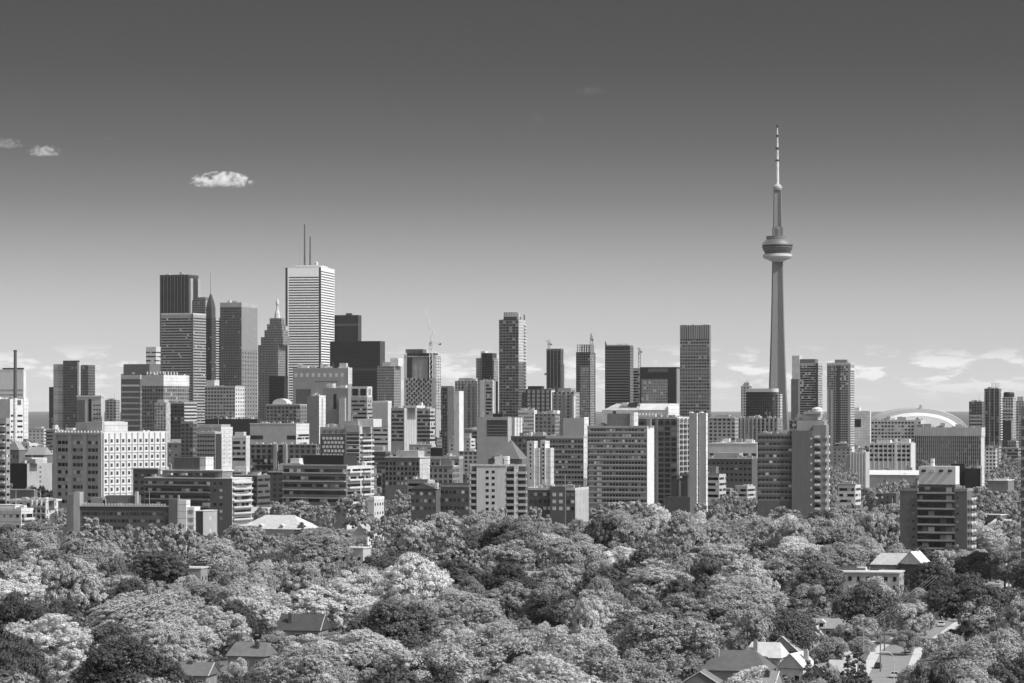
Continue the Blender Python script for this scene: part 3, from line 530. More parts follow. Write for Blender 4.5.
    b = Bldg('hospital_block', 'grey gridded slab with white grid right side and two roof boxes, left of centre', 'hospital', 205, 235, 244.5, 387, 2900); b.body(facade(.3, .08, 3.2, 3.4, .3, .45, .3, .05)); b.part('side_wall', W8, -.2, .1, 0, b.d, 0, b.zt+1); b.wins('r', b.zt-1, b.Z(420), 8, 4, 2.8, 1.7, mat(.12), p=.16); b.roofbox(205, 213.5, 380, W5, .1, .6); b.roofbox(228, 235, 385, W1, .1, .6); b.parapet(W4)
    b = Bldg('office_block', 'long dark windowless block under the gridded slab', 'office block', 205, 257, 262, 419, 2700); b.body(mat(.045)); b.roofbox(210, 225, 417.5, W1); b.clutter(4, 2)
    b = Bldg('office_block', 'grey block with wide window bands behind the banded apartment house, left of centre', 'office block', 232, 246, 250, 437, 2150); b.body(mat(.5)); b.bands('f', b.zt-2, b.Z(462), 4, 2, GL); b.parapet(W9); b.roofbox(234, 243, 432, W8)
left()
# ================================================================== centre middle distance
def centre():
    b = Bldg('hospital_block', 'large grey blank block with a slotted top before the tall white tower', 'hospital', 293, 348, 352, 368, 3300, yaw=14); b.body(mat(.22, .85, .1, .05)); b.part('side_wall', W8, b.X(348), .2, -.3, b.d, b.Z(384), b.zt+.5); b.wins('f', b.Z(372), b.Z(378), 1, 9, 3.2, 4, W5, b=b.X(345)); b.part('recess', mat(.09), b.X(296), b.X(311), -.1, 1, 0, b.Z(389)); b.part('recess', mat(.12), b.X(331), b.X(337), -.1, 1, 0, b.Z(391)); b.clutter(8, 4, 9); b.bands('f', b.Z(379), b.Z(384), 1, 1.4, W1, a=b.X(315), b=b.X(338))
    b = Bldg('office_block', 'grey block with one tall dark window slot, below the slotted-top block', 'office block', 323, 348, 352.5, 388, 2850); b.body(mat(.2)); b.part('slot', BLK, b.X(333.5), b.X(336.5), -.1, 1, b.Z(409), b.Z(394)); b.clutter(6, 8, 7); b.part('wing', W4, b.X(340), b.X(346), -3, 2, 0, b.Z(398))
    b = Bldg('office_block', 'banded grey block wearing a white rooftop frame with dark openings', 'office block', 351, 367, 372.5, 397, 2700); b.body(mat(.27)); b.bands('f', b.zt-2, b.Z(440), 10, 1.6, GL); b.bands('r', b.zt-2, b.Z(440), 10, 1.4, GL)
    b.part('roof_frame', W9, -b.w, 0, 1, b.d-1, b.zt, b.Z(386.5)); b.wins('f', b.Z(388), b.Z(396), 1, 2, 5.5, 6, BLK, p=-.9); b.wins('r', b.Z(388), b.Z(396), 1, 1, 7, 6, mat(.2), p=.04); b.clutter(3, 5, 5)
    b = Bldg('office_block', 'pale finely ribbed slab with lit lower window rows, right of the white-framed roof', 'office block', 373, 388, 391.5, 402, 2600); b.body(mat(.6)); b.piers('f', 13, .7, W5, b.Z(426), b.zt, p=.4, name='rib'); b.bands('f', b.Z(428), b.Z(446), 4, 1.6, GL); b.part('side_wall', W6, -.2, .1, 0, b.d, 0, b.zt); b.parapet(W8); land(382, 2600, 'the pale ribbed slab')
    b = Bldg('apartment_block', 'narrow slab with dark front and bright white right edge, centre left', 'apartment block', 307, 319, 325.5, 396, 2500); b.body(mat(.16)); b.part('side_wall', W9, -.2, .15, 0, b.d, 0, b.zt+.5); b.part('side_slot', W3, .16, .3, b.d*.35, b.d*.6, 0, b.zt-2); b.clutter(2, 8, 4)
    b = Bldg('office_block', 'dark grey box with a rounded pale roof vault, centre left', 'office block', 266, 300, 307, 405, 2900); b.body(facade(.16, .06, 4, 3.5, .4, .4, .4, .04)); b.part('cornice', W4, -b.w-.3, .3, -.3, b.d, b.zt-.4, b.zt+.8)
    k = MB(); x0, x1 = b.X(271), b.X(286); n = 8; vs = []
    pr = [(x0+(x1-x0)*(1-math.cos(math.pi*i/n))/2, b.zt+.9+(b.Z(398.5)-b.zt-.9)*math.sin(math.pi*i/n)) for i in range(n+1)]
    for y in (3, 15): k.v += [(x, y, z) for x, z in pr]
    k.f = [(i, i+1, n+2+i, n+1+i) for i in range(n)]+[tuple(range(n, -1, -1)), tuple(range(n+1, 2*n+2)), (0, n+1, 2*n+1, n)]; k.build('vault', W6, b.root); b.wins('f', b.zt-3, b.Z(420), 3, 3, 3, 2.2, W4, a=b.X(297))
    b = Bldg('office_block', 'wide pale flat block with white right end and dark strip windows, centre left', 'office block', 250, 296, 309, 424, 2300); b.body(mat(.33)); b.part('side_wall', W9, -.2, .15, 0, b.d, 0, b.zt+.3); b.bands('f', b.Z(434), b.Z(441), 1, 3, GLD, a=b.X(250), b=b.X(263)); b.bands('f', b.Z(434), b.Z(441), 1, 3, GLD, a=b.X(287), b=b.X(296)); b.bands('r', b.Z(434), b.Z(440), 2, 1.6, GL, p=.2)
    b.part('roof_edge', W6, -b.w-.2, .2, -.2, .6, b.zt-.1, b.zt+.7)
    b = Bldg('college_hall', 'long dark stone hall with two square pinnacled towers, centre left', 'hall', 250, 316, 321, 445, 2100); b.body(facade(.15, .04, 4.2, 4, .4, .35, .5, .04)); b.part('roof_edge', W4, -b.w-.3, .3, -.3, .5, b.zt-.1, b.zt+.7); b.bands('f', b.Z(458), b.Z(470), 2, 2.2, GLL)
    for p in (275, 284.5):
        b.part('square_tower', mat(.24), b.X(p), b.X(p+3.2), -3, 1, 0, b.Z(444)); k = MB()
        for dx in (0, 1.7): k.rod((b.X(p)+.3+dx, -2.7, b.Z(444)), (b.X(p)+.3+dx, -2.7, b.Z(441)), .3, .05)
        k.build('pinnacle', W5, b.root)
    # stepped white apartment building
    b = Bldg('apartment_block', 'tall white balconied block with chequered window panel at its left, centre left', 'apartment block', 320, 359.5, 371.5, 427, 1750); b.body(mat(.3)); b.part('checker_wall', mat(.09), b.X(320.5), b.X(345), -.1, 1, b.Z(456), b.Z(434))
    L = [(b.X(322.5)+c*2.25+(r % 2)*.9, -.05, b.Z(440)-r*2.45) for r in range(6) for c in range(6)]
    b._rep('window_panel', MB().box(0, 1.5, -.25, .1, 0, 1.7).mesh('window_panel'), W8, L); b.bands('f', b.Z(427.6), b.Z(433.5), 1, 1.6, W2, a=b.X(322), b=b.X(345))
    for i in range(4): b.part('window', W1, b.X(323.5+i*5.7), b.X(326+i*5.7), -.2, 0, b.Z(433), b.Z(430.5))
    b.part('stair_wall', mat(.27), b.X(346.5), -.1, -.5, 4, b.Z(432), b.zt+1); b.bands('f', b.Z(433), b.Z(470), 9, 1.3, GL, a=b.X(347), b=-.3, p=.55); b.bands('f', b.Z(434.2), b.Z(471.2), 9, .5, W6, a=b.X(347), b=-.1, p=.7, name='slab_edge')
    b.part('side_wall', W6, -.3, .1, .5, b.d, 0, b.zt); b.bands('r', b.Z(433), b.Z(511), 18, 1.3, GL, p=.16); b.balconies('r', b.Z(436), b.Z(512), 14, 1.8, W9, 1.0, b.d-.5); b.roofbox(339, 357, 421, W3, .1, .5); b.roofbox(355, 371, 419, mat(.65), .2, .9); b.clutter(4, 1, 3)
    land(365, 1700, 'the tall white balconied block')
    b = Bldg('apartment_block', 'broad low apartment block with long balcony lines and a black roof box, centre left', 'apartment block', 283, 346.5, 371, 466, 1600, yaw=24); b.body(mat(.2)); b.bands('f', b.zt-.6, b.Z(512), 6, 1.7, GLL); b.balconies('f', b.zt+.4, b.Z(507), 5, 1.6, mat(.6), -b.w+.3, -.3, rail=.5); b.part('side_wall', mat(.7), -.3, .1, .5, b.d, 0, b.zt); b.bands('r', b.zt-.5, b.Z(512), 6, 1.5, GL, p=.14); b.balconies('r', b.zt+.3, b.Z(512), 6, 1.8, W9, .6, b.d*.55); b.balconies('r', b.zt+.3, b.Z(512), 6, 1.8, W9, b.d*.6, b.d-.5)
    b.part('roof_box', mat(.04), b.X(302), b.X(342), 2, b.d*.6, b.zt, b.Z(455.5)); b.part('roof_edge', W8, -b.w-.4, .4, -.5, .3, b.zt, b.zt+.7); land(315, 1600, 'the broad low balconied block')
    b = Bldg('apartment_block', 'low white terraced annex at the foot of the tall white balconied block', 'apartment block', 368, 374, 384, 499, 1450); b.body(W6); b.wins('r', b.zt-.5, 3, 4, 4, 1.5, 1.3, GL); b.parapet(W9)
    b = Bldg('office_block', 'banded block with white right half below the chequered unfinished block', 'office block', 391, 404, 416.5, 408, 2500, yaw=24); b.body(mat(.36)); b.bands('f', b.zt-1.5, b.Z(442), 8, 1.7, GL); b.part('side_wall', mat(.42), -.2, .1, 0, b.d, 0, b.zt); b.piers('r', 6, .8, mat(.5), 0, b.zt, p=.4, name='rib'); b.roofbox(403, 414, 405.5, W8, .2, .9, z0=b.zt)
    b = Bldg('office_block', 'right-hand banded twin of white-halved block, with small white roof cube', 'office block', 416.8, 430, 435, 408.5, 2550, yaw=24); b.body(W4); b.bands('w', b.zt-1.5, b.Z(442), 8, 1.8, GL); b.part('roof_cube', W9, b.X(418), b.X(421), 1, 4, b.zt, b.Z(402.5))
    b = Bldg('college_hall', 'dark brick hall with a pale side bay, behind the dark gabled brick terrace', 'hall', 385, 419.5, 430, 458, 1800); b.body(BR); b.wins('f', b.zt-2, b.Z(486), 5, 9, 1.3, 1.8, GL); b.part('side_wall', W8, -.2, .12, .3, b.d-.3, 0, b.zt-.5); b.wins('r', b.zt-1, b.Z(482), 6, 2, 1.1, 1.3, W3, p=.16); b.part('cornice', W5, -b.w-.3, .4, -.4, b.d, b.zt, b.zt+.6); b.roofbox(394, 416, 451, W4)
    b = Bldg('office_block', 'plain brick wing with one pale vertical strip right of the pale gabled bay', 'office block', 430.5, 459, 463, 458, 1780); b.body(mat(.17, .9, .2, .3)); b.part('strip', W4, b.X(449), b.X(450.5), -.3, .2, 0, b.zt+1); b.wins('f', b.zt-2, b.Z(486), 5, 6, 1.2, 1.4, GL); b.parapet(W4); b.roofbox(430, 442, 448, BLK, .1, .5)
    b = Bldg('office_block', 'grey block with large dark rectangular recess, left of three white fins', 'office block', 477, 508, 511, 417, 2300); b.body(mat(.35)); b.part('recess', mat(.06, .3), b.X(487), b.X(507), -.1, 1, b.Z(436), b.Z(420)); b.bands('f', b.Z(424), b.Z(436), 4, .5, W2, a=b.X(487.3), b=b.X(506.8), p=.2, name='ledge'); b.roofbox(492, 502, 413.5, BLK, .2, .6)
    b = Bldg('office_block', 'block of bright white vertical fins right of the dark recess', 'office block', 508.5, 514, 521.5, 417.5, 2320); b.body(W4); b.piers('r', 3, 4, W9, 0, b.zt, p=.7, name='fin'); b.part('corner_fin', W9, b.X(508.7), b.X(511.5), -.5, 1, 0, b.zt)
    b = Bldg('office_block', 'pale block with three rows of small square windows, behind the spiky roofed house', 'office block', 518, 534, 537, 410, 2500); b.body(mat(.62)); b.wins('f', b.zt-1.5, b.Z(434), 6, 8, 1, 1.4, GL); b.clutter(5, 2, 4)
    b = Bldg('office_block', 'broad dull grey block with a white rooftop patch right of the small-windowed pale block', 'office block', 535, 555, 560, 414, 2400); b.body(facade(.2, .06, 3.5, 3.2, .4, .4, .4, .05)); b.roofbox(548, 556, 410.5, W9, .2, .8); b.clutter(4, 5, 5)
    b = Bldg('college_hall', 'long dark building of small window bays, behind two narrow pale towers', 'hall', 511, 556, 562, 437, 2000); b.body(facade(.12, .04, 3, 3.4, .4, .4, .4, .06)); b.part('roof_edge', W2, -b.w-.3, .3, -.3, .5, b.zt, b.zt+.7); b.clutter(8, 3, 5)
    for q, (a, c, e, yt, ph) in enumerate(((527, 534, 537.5, 441, 'left of the two narrow pale towers standing behind the brick houses, broad'), (541.5, 545, 549.5, 441, 'right-hand narrow pale tower with stepped shoulder, behind the brick houses'))):
        b = Bldg('apartment_block', ph, 'apartment block', a, c, e, yt, 1700); b.body(W6); b.part('side_wall', W9, -.2, .12, 0, b.d, 0, b.zt); b.part('shoulder', W8, 0.2, 3, 1, b.d-1, 0, b.Z(448)); b.wins('f', b.zt-1, b.Z(480), 9, 1, 1, 1.3, GL)
    # pyramid roofed house and white apartment house
    b = Bldg('church_hall', 'dark steep-roofed building behind the white apartment house', 'hall', 488, 522, 530, 459, 1500); b.body(mat(.12)); x0, x1 = b.X(490), b.X(520); MB().prism([(x0, -.5), (x1, -.5), (x1, b.d), (x0, b.d)], b.zt+.004, b.Z(440.5), [((x0*.45+x1*.55), b.d*.45), ((x0*.42+x1*.58), b.d*.45), ((x0*.42+x1*.58), b.d*.55), ((x0*.45+x1*.55), b.d*.55)]).build('roof', mat(.13), b.root); b.part('dormer', W3, b.X(494), b.X(501), -.7, 2, b.zt, b.Z(455))
    b = Bldg('apartment_block', 'white apartment house with balcony stacks either side of two window columns', 'apartment block', 470.5, 525.5, 528, 466.5, 1300, yaw=9); b.body(mat(.09)); wl = mat(.62, .85, .05)
    b.part('blank_wall', wl, b.X(477), b.X(506.5), -1.3, .5, 0, b.zt+.3); b.wins('f', b.zt-1, b.Z(512)-.1, 7, 1, 1.3, 1.2, GLD, a=b.X(485.5), b=b.X(490), p=1.36); b.wins('f', b.zt-1, b.Z(512)-.1, 7, 1, 1.3, 1.2, GLD, a=b.X(491.5), b=b.X(496), p=1.36)
    b.part('pier', W9, b.X(514.5), b.X(518.3), -1.5, .5, 0, b.zt+.5); b.balconies('f', b.zt-.4, b.Z(512), 7, 1.4, mat(.3), b.X(507), b.X(514.3)); b.balconies('f', b.zt-.4, b.Z(512), 7, 1.7, mat(.42), b.X(518.7), b.X(527)); b.balconies('f', b.zt-.4, b.Z(512), 7, 1.1, mat(.3), b.X(471), b.X(476.8)); b.bands('f', b.zt-.4, b.Z(512), 7, 1.5, GLD, a=b.X(507), b=b.X(514))
    b.part('pier', wl, b.X(470.4), b.X(471.3), -1.1, 1, 0, b.zt+.2); b.part('roof_edge', W8, b.X(470), .3, -1.6, -1.3, b.zt+.31, b.zt+.9); b.part('penthouse', W5, b.X(494), b.X(502), 2, 6, b.zt, b.Z(457)); b.part('penthouse', W9, b.X(503), b.X(507), 2, 8, b.zt, b.Z(456.5)); b.clutter(3, 2, 2); land(499, 1300, 'the white apartment house')
centre()
# ================================================================== right middle distance
def right():
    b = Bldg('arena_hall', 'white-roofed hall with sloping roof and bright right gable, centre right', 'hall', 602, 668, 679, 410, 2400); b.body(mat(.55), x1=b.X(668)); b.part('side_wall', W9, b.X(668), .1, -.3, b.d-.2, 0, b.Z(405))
    x0, x1, x2, x3 = b.X(603), b.X(615), b.X(637), b.X(668); k = MB()
    k.prism([(x0, 0), (x2, 0), (x2, b.d*.8), (x0, b.d*.8)], b.zt+.01, b.Z(403.5), [(x1, 4), (x2, 4), (x2, b.d*.6), (x1, b.d*.6)]); k.build('roof', W8, b.root)
    MB().prism([(x2+1, -.2), (x3, -.2), (x3, b.d), (x2+1, b.d)], b.zt+.01, b.Z(403.5), [(x2+1, 9), (x3, 5), (x3, b.d), (x2+1, b.d)]).build('roof', mat(.8), b.root)
    b.part('roof_unit', mat(.07), b.X(628), b.X(637), 1, 8, b.zt+3, b.Z(403)); b.part('roof_unit', W9, b.X(622), b.X(627), 1, 6, b.zt+3, b.Z(402.5)); b.part('opening', BLK, b.X(613), b.X(616), -.1, .5, b.Z(417), b.Z(411))
    b = Bldg('office_block', 'plain pale grey windowless block behind the left brick slab', 'office block', 563, 584, 588.5, 418, 1900, yaw=24); b.body(mat(.5, .85, .05)); b.part('side_wall', W9, -.2, .12, 0, b.d, 0, b.zt+.5); b.part('wing', W3, b.X(558), b.X(563), 2, 8, 0, b.Z(425))
    b = Bldg('apartment_block', 'smaller brick apartment slab with white right edge, left of the big brick slab', 'apartment block', 546, 583.5, 587, 437.5, 1750); b.body(mat(.16, .9, .15, .3)); b.wins('f', b.zt-.8, b.Z(485), 9, 12, 1.3, 1.2, GL); b.bands('f', b.zt-2.6, b.Z(485)-1.8, 9, .5, mat(.27), name='slab_edge'); b.part('side_wall', W9, -.2, .12, 0, b.d, 0, b.zt+.3); b.part('stair_tower', W8, b.X(541), b.X(545.8), -1, 7, 0, b.Z(440)); b.parapet(W4)
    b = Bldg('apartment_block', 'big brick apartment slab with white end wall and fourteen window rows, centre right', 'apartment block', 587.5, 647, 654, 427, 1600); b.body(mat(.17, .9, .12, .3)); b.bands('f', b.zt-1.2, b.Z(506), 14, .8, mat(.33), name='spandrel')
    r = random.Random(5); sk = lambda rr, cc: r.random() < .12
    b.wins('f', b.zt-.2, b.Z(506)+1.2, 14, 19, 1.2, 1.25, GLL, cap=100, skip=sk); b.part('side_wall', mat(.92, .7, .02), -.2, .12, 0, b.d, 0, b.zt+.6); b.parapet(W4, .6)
    b.roofbox(606, 629, 413.5, mat(.16), .15, .7); b.roofbox(629.1, 633, 412.5, W9, .12, .72); b.part('vent_stack', W2, b.X(645), b.X(649), 3, 5, b.zt, b.Z(419)); b.clutter(7, 2, 3); land(620, 1600, 'the big brick apartment slab')
    b = Bldg('apartment_block', 'dark glazed block with white vertical balcony corner, between brick slab and two fins', 'apartment block', 633, 677, 689, 418, 1720, yaw=26); b.body(facade(.14, .04, 4, 3, .2, .35, .4, .04)); b.part('corner_wall', mat(.25), b.X(655.5), b.X(658), -.3, .5, 0, b.zt); b.wins('f', b.zt-.8, b.Z(425), 1, 3, 1.8, 2, GLD, a=b.X(658)); b.piers('r', 4, .5, W9, b.Z(475), b.zt, p=1.5, name='fin'); b.balconies('r', b.zt-.6, b.Z(478), 11, 1.3, mat(.2), .5, b.d-.5); b.parapet(W6, .7)
    me = MB().box(0, 1.2, 0, 1.2, 0, 2.6).mesh('roof_post'); b._rep('roof_post', me, W9, [(b.X(637+i*3.2), 1, b.zt) for i in range(6)]); land(672, 1500, 'the block with white balcony corner')
    FN = 'twin concrete fin slabs'
    for a, c, e, t in ((689, 696.6, 698.4, 'left of the twin blank concrete fin slabs'), (699, 705.8, 707.6, 'right of the twin blank concrete fin slabs')):
        b = Bldg('fin_slab', t, 'wall', a, c, e, 413, 1560, yaw=22, group=FN); b.body(mat(.4, .85, .08), name='slab'); b.part('edge_wall', W9, -.3, .1, 0, b.d, 0, b.zt)
        k = MB(); k.prism([(-b.w, 0), (-b.w+2, 0), (-b.w+2, b.d), (-b.w, b.d)], b.zt+.01, b.zt+.7, [(-b.w, .3), (-b.w+1, .3), (-b.w+1, b.d-.3), (-b.w, b.d-.3)]); k.build('roof_chamfer', W6, b.root)
    b = Bldg('church', 'dark low building with two thick dark square towers before the twin fins', 'church', 665, 690, 694, 497, 1360); b.body(BRD)
    for p in (670.5, 681): 
        q = b.part('square_tower', mat(.07), b.X(p), b.X(p+5.5), 2, 5, 0, b.Z(476)); MB().prism([(b.X(p)-.3, 1.7), (b.X(p+5.5)+.3, 1.7), (b.X(p+5.5)+.3, 5.3), (b.X(p)-.3, 5.3)], b.Z(476)+.01, b.Z(472), [(b.X(p)+.8, 2.8), (b.X(p+5.5)-.8, 2.8), (b.X(p+5.5)-.8, 4.2), (b.X(p)+.8, 4.2)]).build('tower_cap', mat(.05), b.root)
    b.part('louvre', W3, b.X(677), b.X(680), 2.6, 5, 0, b.Z(482))
    b = Bldg('brick_house', 'brick terrace with bright windows and right end coloured as sunlit, right of white apartment house', 'house', 524, 575, 588.5, 489, 1380); b.body(BRD); b.wins('f', b.zt-1, b.Z(512), 3, 11, 1.5, 1.5, glass(.06, .15, .55)); b.part('side_wall', mat(.33), -.2, .12, .2, b.d-.2, 0, b.zt-.6); b.wins('r', b.zt-1, b.Z(514), 3, 4, 1.4, 1.6, W3, p=.16); b.parapet(W5, .5); b.clutter(5, 2, 2.5)  # side wall paler than the brick: sunlight on this end put into its colour
    b.part('bay', mat(.1, .9), b.X(551), b.X(566), -1.5, .3, 0, b.zt+1.2); b.wins('f', b.zt-1, b.Z(512), 3, 2, 1.7, 1.6, W6, a=b.X(552), b=b.X(565), p=1.56); land(556, 1380, 'the brick terrace with bright windows')
    b = Bldg('brick_house', 'dark gabled brick terrace left of the white apartment house', 'house', 411, 436, 440, 489, 1380, yaw=14); b.body(BRD); MB().gable(-b.w-.3, .3, -.4, b.d, b.zt+.004, b.Z(483), 'y').build('roof', mat(.09), b.root); b.wins('f', b.zt-.4, b.Z(512), 3, 6, 1.3, 1.5, glass(.06, .15, .5)); b.part('chimney', W8, b.X(434), b.X(437), 0.5, 3, b.zt, b.Z(483)); land(425, 1380, 'the dark gabled brick terrace')
    b = Bldg('brick_house', 'flat dark brick terrace touching the left side of the white apartment house', 'house', 440.5, 469, 471, 486, 1390, yaw=14); b.body(BRD); b.wins('f', b.zt-1, b.Z(512), 3, 7, 1.3, 1.4, glass(.05, .15, .35)); b.parapet(W2, .6); b.clutter(4, 2, 2.5); b.part('roof', mat(.07), b.X(441), b.X(470), 1, 9, b.zt, b.zt+1.2)
    # dark apartment slab, T shaped
    b = Bldg('apartment_block', 'dark brick apartment slab with white balcony stacks at its right end, centre right', 'apartment block', 757.5, 792, 792.6, 434.5, 1450, yaw=12, d=14); b.body(mat(.1, .9, .1, .3)); b.bands('f', b.zt-1.2, b.Z(503), 11, .9, mat(.16), name='spandrel'); b.wins('f', b.zt-.3, b.Z(503)+.9, 11, 9, 1.5, 1.3, glass(.03, .15, .2)); b.parapet(mat(.16), .5)
    z = b.Z(430.5); x0 = b.X(792.1); x1 = b.X(813); b.part('stair_wall', mat(.115, .9, .06), x0, x1, -1.5, 14.5, 0, z); xe = b.X(826)
    b.part('end_wall', mat(.17), x1+.01, xe, 0, 14, 0, b.Z(425)); b.part('penthouse', mat(.25), b.X(796), b.X(824), 3, 13, z, b.Z(421))
    k = MB(); xa, xb = b.X(815), b.X(820.5); k.box(xa, xb, -1.6, .1, 0, .2); k.box(xa, xb, -1.7, -1.58, -.1, 1.15); me = k.mesh('balcony'); st = (b.Z(432)-3)/13
    b._rep('balcony', me, W9, [(0, 0, 4+st*i) for i in range(13)]); k = MB(); k.box(xe-.3, xe+1.5, -.3, 4.5, 0, .2); k.box(xe+1.4, xe+1.5, -.3, 4.5, -.1, 1.15); k.box(xe-.3, xe+1.5, -.4, -.3, -.1, 1.15); b._rep('balcony', k.mesh('balcony'), W9, [(0, 0, 4+st*i) for i in range(13)])
    b._rep('window', MB().box(xa, xb, -.06, .1, 0, 1.4).mesh('window'), GLD, [(0, 0, 5.3+st*i) for i in range(12)]); b.wins('f', b.zt, 4, 12, 1, .8, 1, W8, a=b.X(810), b=b.X(813), p=1.56); b.clutter(6, 3, 3); land(790, 1450, 'the dark brick apartment slab')
    b = Bldg('office_block', 'broad pale flat roof crowned with a small round white tank, behind the dark apartment slab', 'office block', 789, 822, 828, 420, 1800); b.body(facade(.2, .06, 2.5, 3, .3, .5, .4, .1)); b.bands('f', b.zt-1.5, b.Z(428), 1, 1.4, GL); b.part('penthouse', W3, b.X(796), b.X(817), 3, 12, b.zt, b.Z(414)); b.part('penthouse', W4, b.X(803), b.X(820), 2, 10, b.Z(414)+.01, b.Z(411.5)); MB().lathe([(3.3, b.Z(411.5)), (3.3, b.Z(409)), (2.2, b.Z(407.6)), (.5, b.Z(407))], 16, b.X(815), 6).build('tank', W9, b.root)
    b = Bldg('office_block', 'long dark flat building with pale roof left of the dark apartment slab', 'office block', 707, 752, 758, 459, 2000); b.body(mat(.085)); b.wins('f', b.zt-1, b.Z(483), 4, 10, 1.6, 1.2, GLD); b.part('roof_edge', W5, -b.w-.3, .3, -.3, .5, b.zt, b.zt+.6); b.roofbox(712, 738, 453, mat(.3)); b.clutter(6, 4, 5, .7)
    b = Bldg('office_block', 'low pale-roofed block behind the long dark flat building', 'office block', 709, 757, 768, 444, 2350); b.body(mat(.5)); b.part('roof_edge', W9, -b.w-.3, .3, -.3, b.d, b.zt, b.zt+.8); b.clutter(9, 4, 6, .8); b.bands('f', b.zt-3, 2, 3, 2, GL)
    b = Bldg('apartment_block', 'pale apartment block with close window grid in front of the dome', 'apartment block', 871, 921, 926, 420, 3000); b.body(mat(.48)); b.wins('f', b.zt-1, b.Z(442), 6, 15, 2.2, 1.6, GL, cap=100); b.part('roof_step', W4, b.X(886), b.X(890), 1, 8, b.zt, b.Z(416.5)); b.part('roof_step', W4, b.X(897), b.X(906), 1, 8, b.zt, b.Z(417)); b.part('wing', W4, b.X(915), b.X(927), -3, 5, 0, b.Z(424)); b.clutter(5, 2, 5)
    b = Bldg('apartment_block', 'long low pale block with dark strips and a bright centre pier, before the dome', 'apartment block', 869, 911, 915.5, 443, 2600); b.body(mat(.6)); b.bands('f', b.zt-1, b.Z(462), 4, 2.1, GL); b.part('pier', W9, b.X(894.5), b.X(897), -.6, 1, 0, b.Z(438.5)); b.part('setback', mat(.62), b.X(876), b.X(890), 1, 10, b.zt, b.Z(440)); b.part('setback', mat(.62), b.X(900), b.X(909), 1, 10, b.zt, b.Z(439)); b.piers('f', 10, .8, W6, 0, b.zt, p=.4)
    b = Bldg('office_block', 'grey block with thin vertical stripes, left of the low pale block before the dome', 'office block', 850, 866, 869.5, 452, 2300); b.body(mat(.4)); b.piers('f', 6, 1, W6, 0, b.zt, p=.6); b.part('wall', mat(.3), b.X(845), b.X(850), 1, 10, 0, b.Z(455))
    b = Bldg('office_block', 'long ribbed grey office block with pale top band and white right end, right side', 'office block', 914, 981, 984.5, 428, 2700, yaw=20); b.body(facade(.2, .06, 1.9, 3.6, .4, .22, .4, .05)); b.part('top_band', facade(.48, .38, 1.6, 90, .5, .0, .1, 0), -b.w-.3, .3, -.4, b.d, b.Z(436), b.zt+.5); b.piers('f', 34, .5, mat(.27), 0, b.Z(436), p=.35, name='rib'); b.part('side_wall', mat(.5), -.2, .12, 0, b.d, 0, b.Z(436)); b.part('end_block', W8, .35, .6, 0, b.d, b.Z(437), b.zt+.5); b.clutter(10, 4, 7); land(945, 2700, 'the long ribbed office block')
    RE = 'towers by the right edge of the skyline'
    b = Bldg('apartment_tower', 'square dark apartment block left of the tallest right-edge tower', 'tower', 969, 982, 984.5, 401.5, 3400, group=RE); b.body(facade(.12, .04, 3, 3.2, .3, .3, .6, .05)); b.bands('f', b.Z(414), b.Z(428), 4, 1.7, W4)
    b = Bldg('apartment_tower', 'tallest of the right-edge towers, dark shaft with light scaffold crown', 'tower', 984.3, 999.5, 1001.5, 388.5, 3300, group=RE); b.body(facade(.12, .04, 3.2, 3.1, .3, .3, .6, .05)); b.piers('f', 4, 1, W2, 0, b.zt, p=.6); b.part('louvre', BLK, b.X(994), b.X(999.3), -.2, .5, b.Z(435), b.Z(431)); b.balconies('r', b.zt-2, b.Z(440), 20, 1.3, W6, .5, b.d-.5)
    k = MB(); 
    for i in range(7): k.box(b.X(991)+i*1.4, b.X(991)+i*1.4+.25, 3, 3.3, b.zt, b.Z(382.5))
    for i in range(3): k.box(b.X(991), b.X(991)+8.7, 3.1, 3.35, b.zt+1.6+i*2, b.zt+1.85+i*2)
    k.build('crown_frame', W5, b.root)
    b = Bldg('apartment_tower', 'right-edge tower with dark rounded cap over pale frames', 'tower', 1002, 1013, 1016, 397, 3500, group=RE); b.body(facade(.33, .06, 3, 3.1, .35, .35, .6, .1)); MB().lathe([(6.4, b.zt), (6.4, b.Z(393.5)), (5.4, b.Z(392))], 20, b.X(1008), 7).build('round_cap', BLK, b.root); b.part('dark_panel', mat(.06), b.X(1002.5), b.X(1011), -.2, .5, 0, b.Z(421)); b.part('frame_edge', W8, b.X(1011.2), b.X(1013), -.5, .5, 0, b.Z(419)); b.balconies('f', b.Z(406), b.Z(420), 4, 1.2, W6, b.X(1002), b.X(1013))
    b = Bldg('apartment_tower', 'pale tower farthest right in the distance with stepped top', 'tower', 1015.5, 1026, 1030, 401, 3600, group=RE); b.body(facade(.4, .08, 3, 3.1, .35, .4, .5, .1)); b.part('setback', W4, b.X(1017), b.X(1023), 2, 8, b.zt, b.Z(396.5))
    b = Bldg('apartment_block', 'very near dark slab edge with lined balconies, cut by the right picture edge', 'apartment block', 1021, 1060, 1062, 406, 1000, yaw=12, d=16); b.body(mat(.13)); b.balconies('f', b.zt-1, 3, 18, 1.2, mat(.2), -b.w+.2, -.3)
    # near white topped brick block
    b = Bldg('apartment_block', 'brick apartment block with recessed centre balconies and white penthouse, right foreground', 'apartment block', 900, 967, 972.5, 490, 1150, yaw=20); br = mat(.11, .9, .1, .4); zc = b.zt
    xl, xr = b.X(917.5), b.X(954.5); b.body(br, x1=xl); b.body(br, x0=xr, name='wall'); b.body(mat(.13), x0=xl+.005, x1=xr-.005, y0=1.6, name='recess_wall', z1=zc+2)
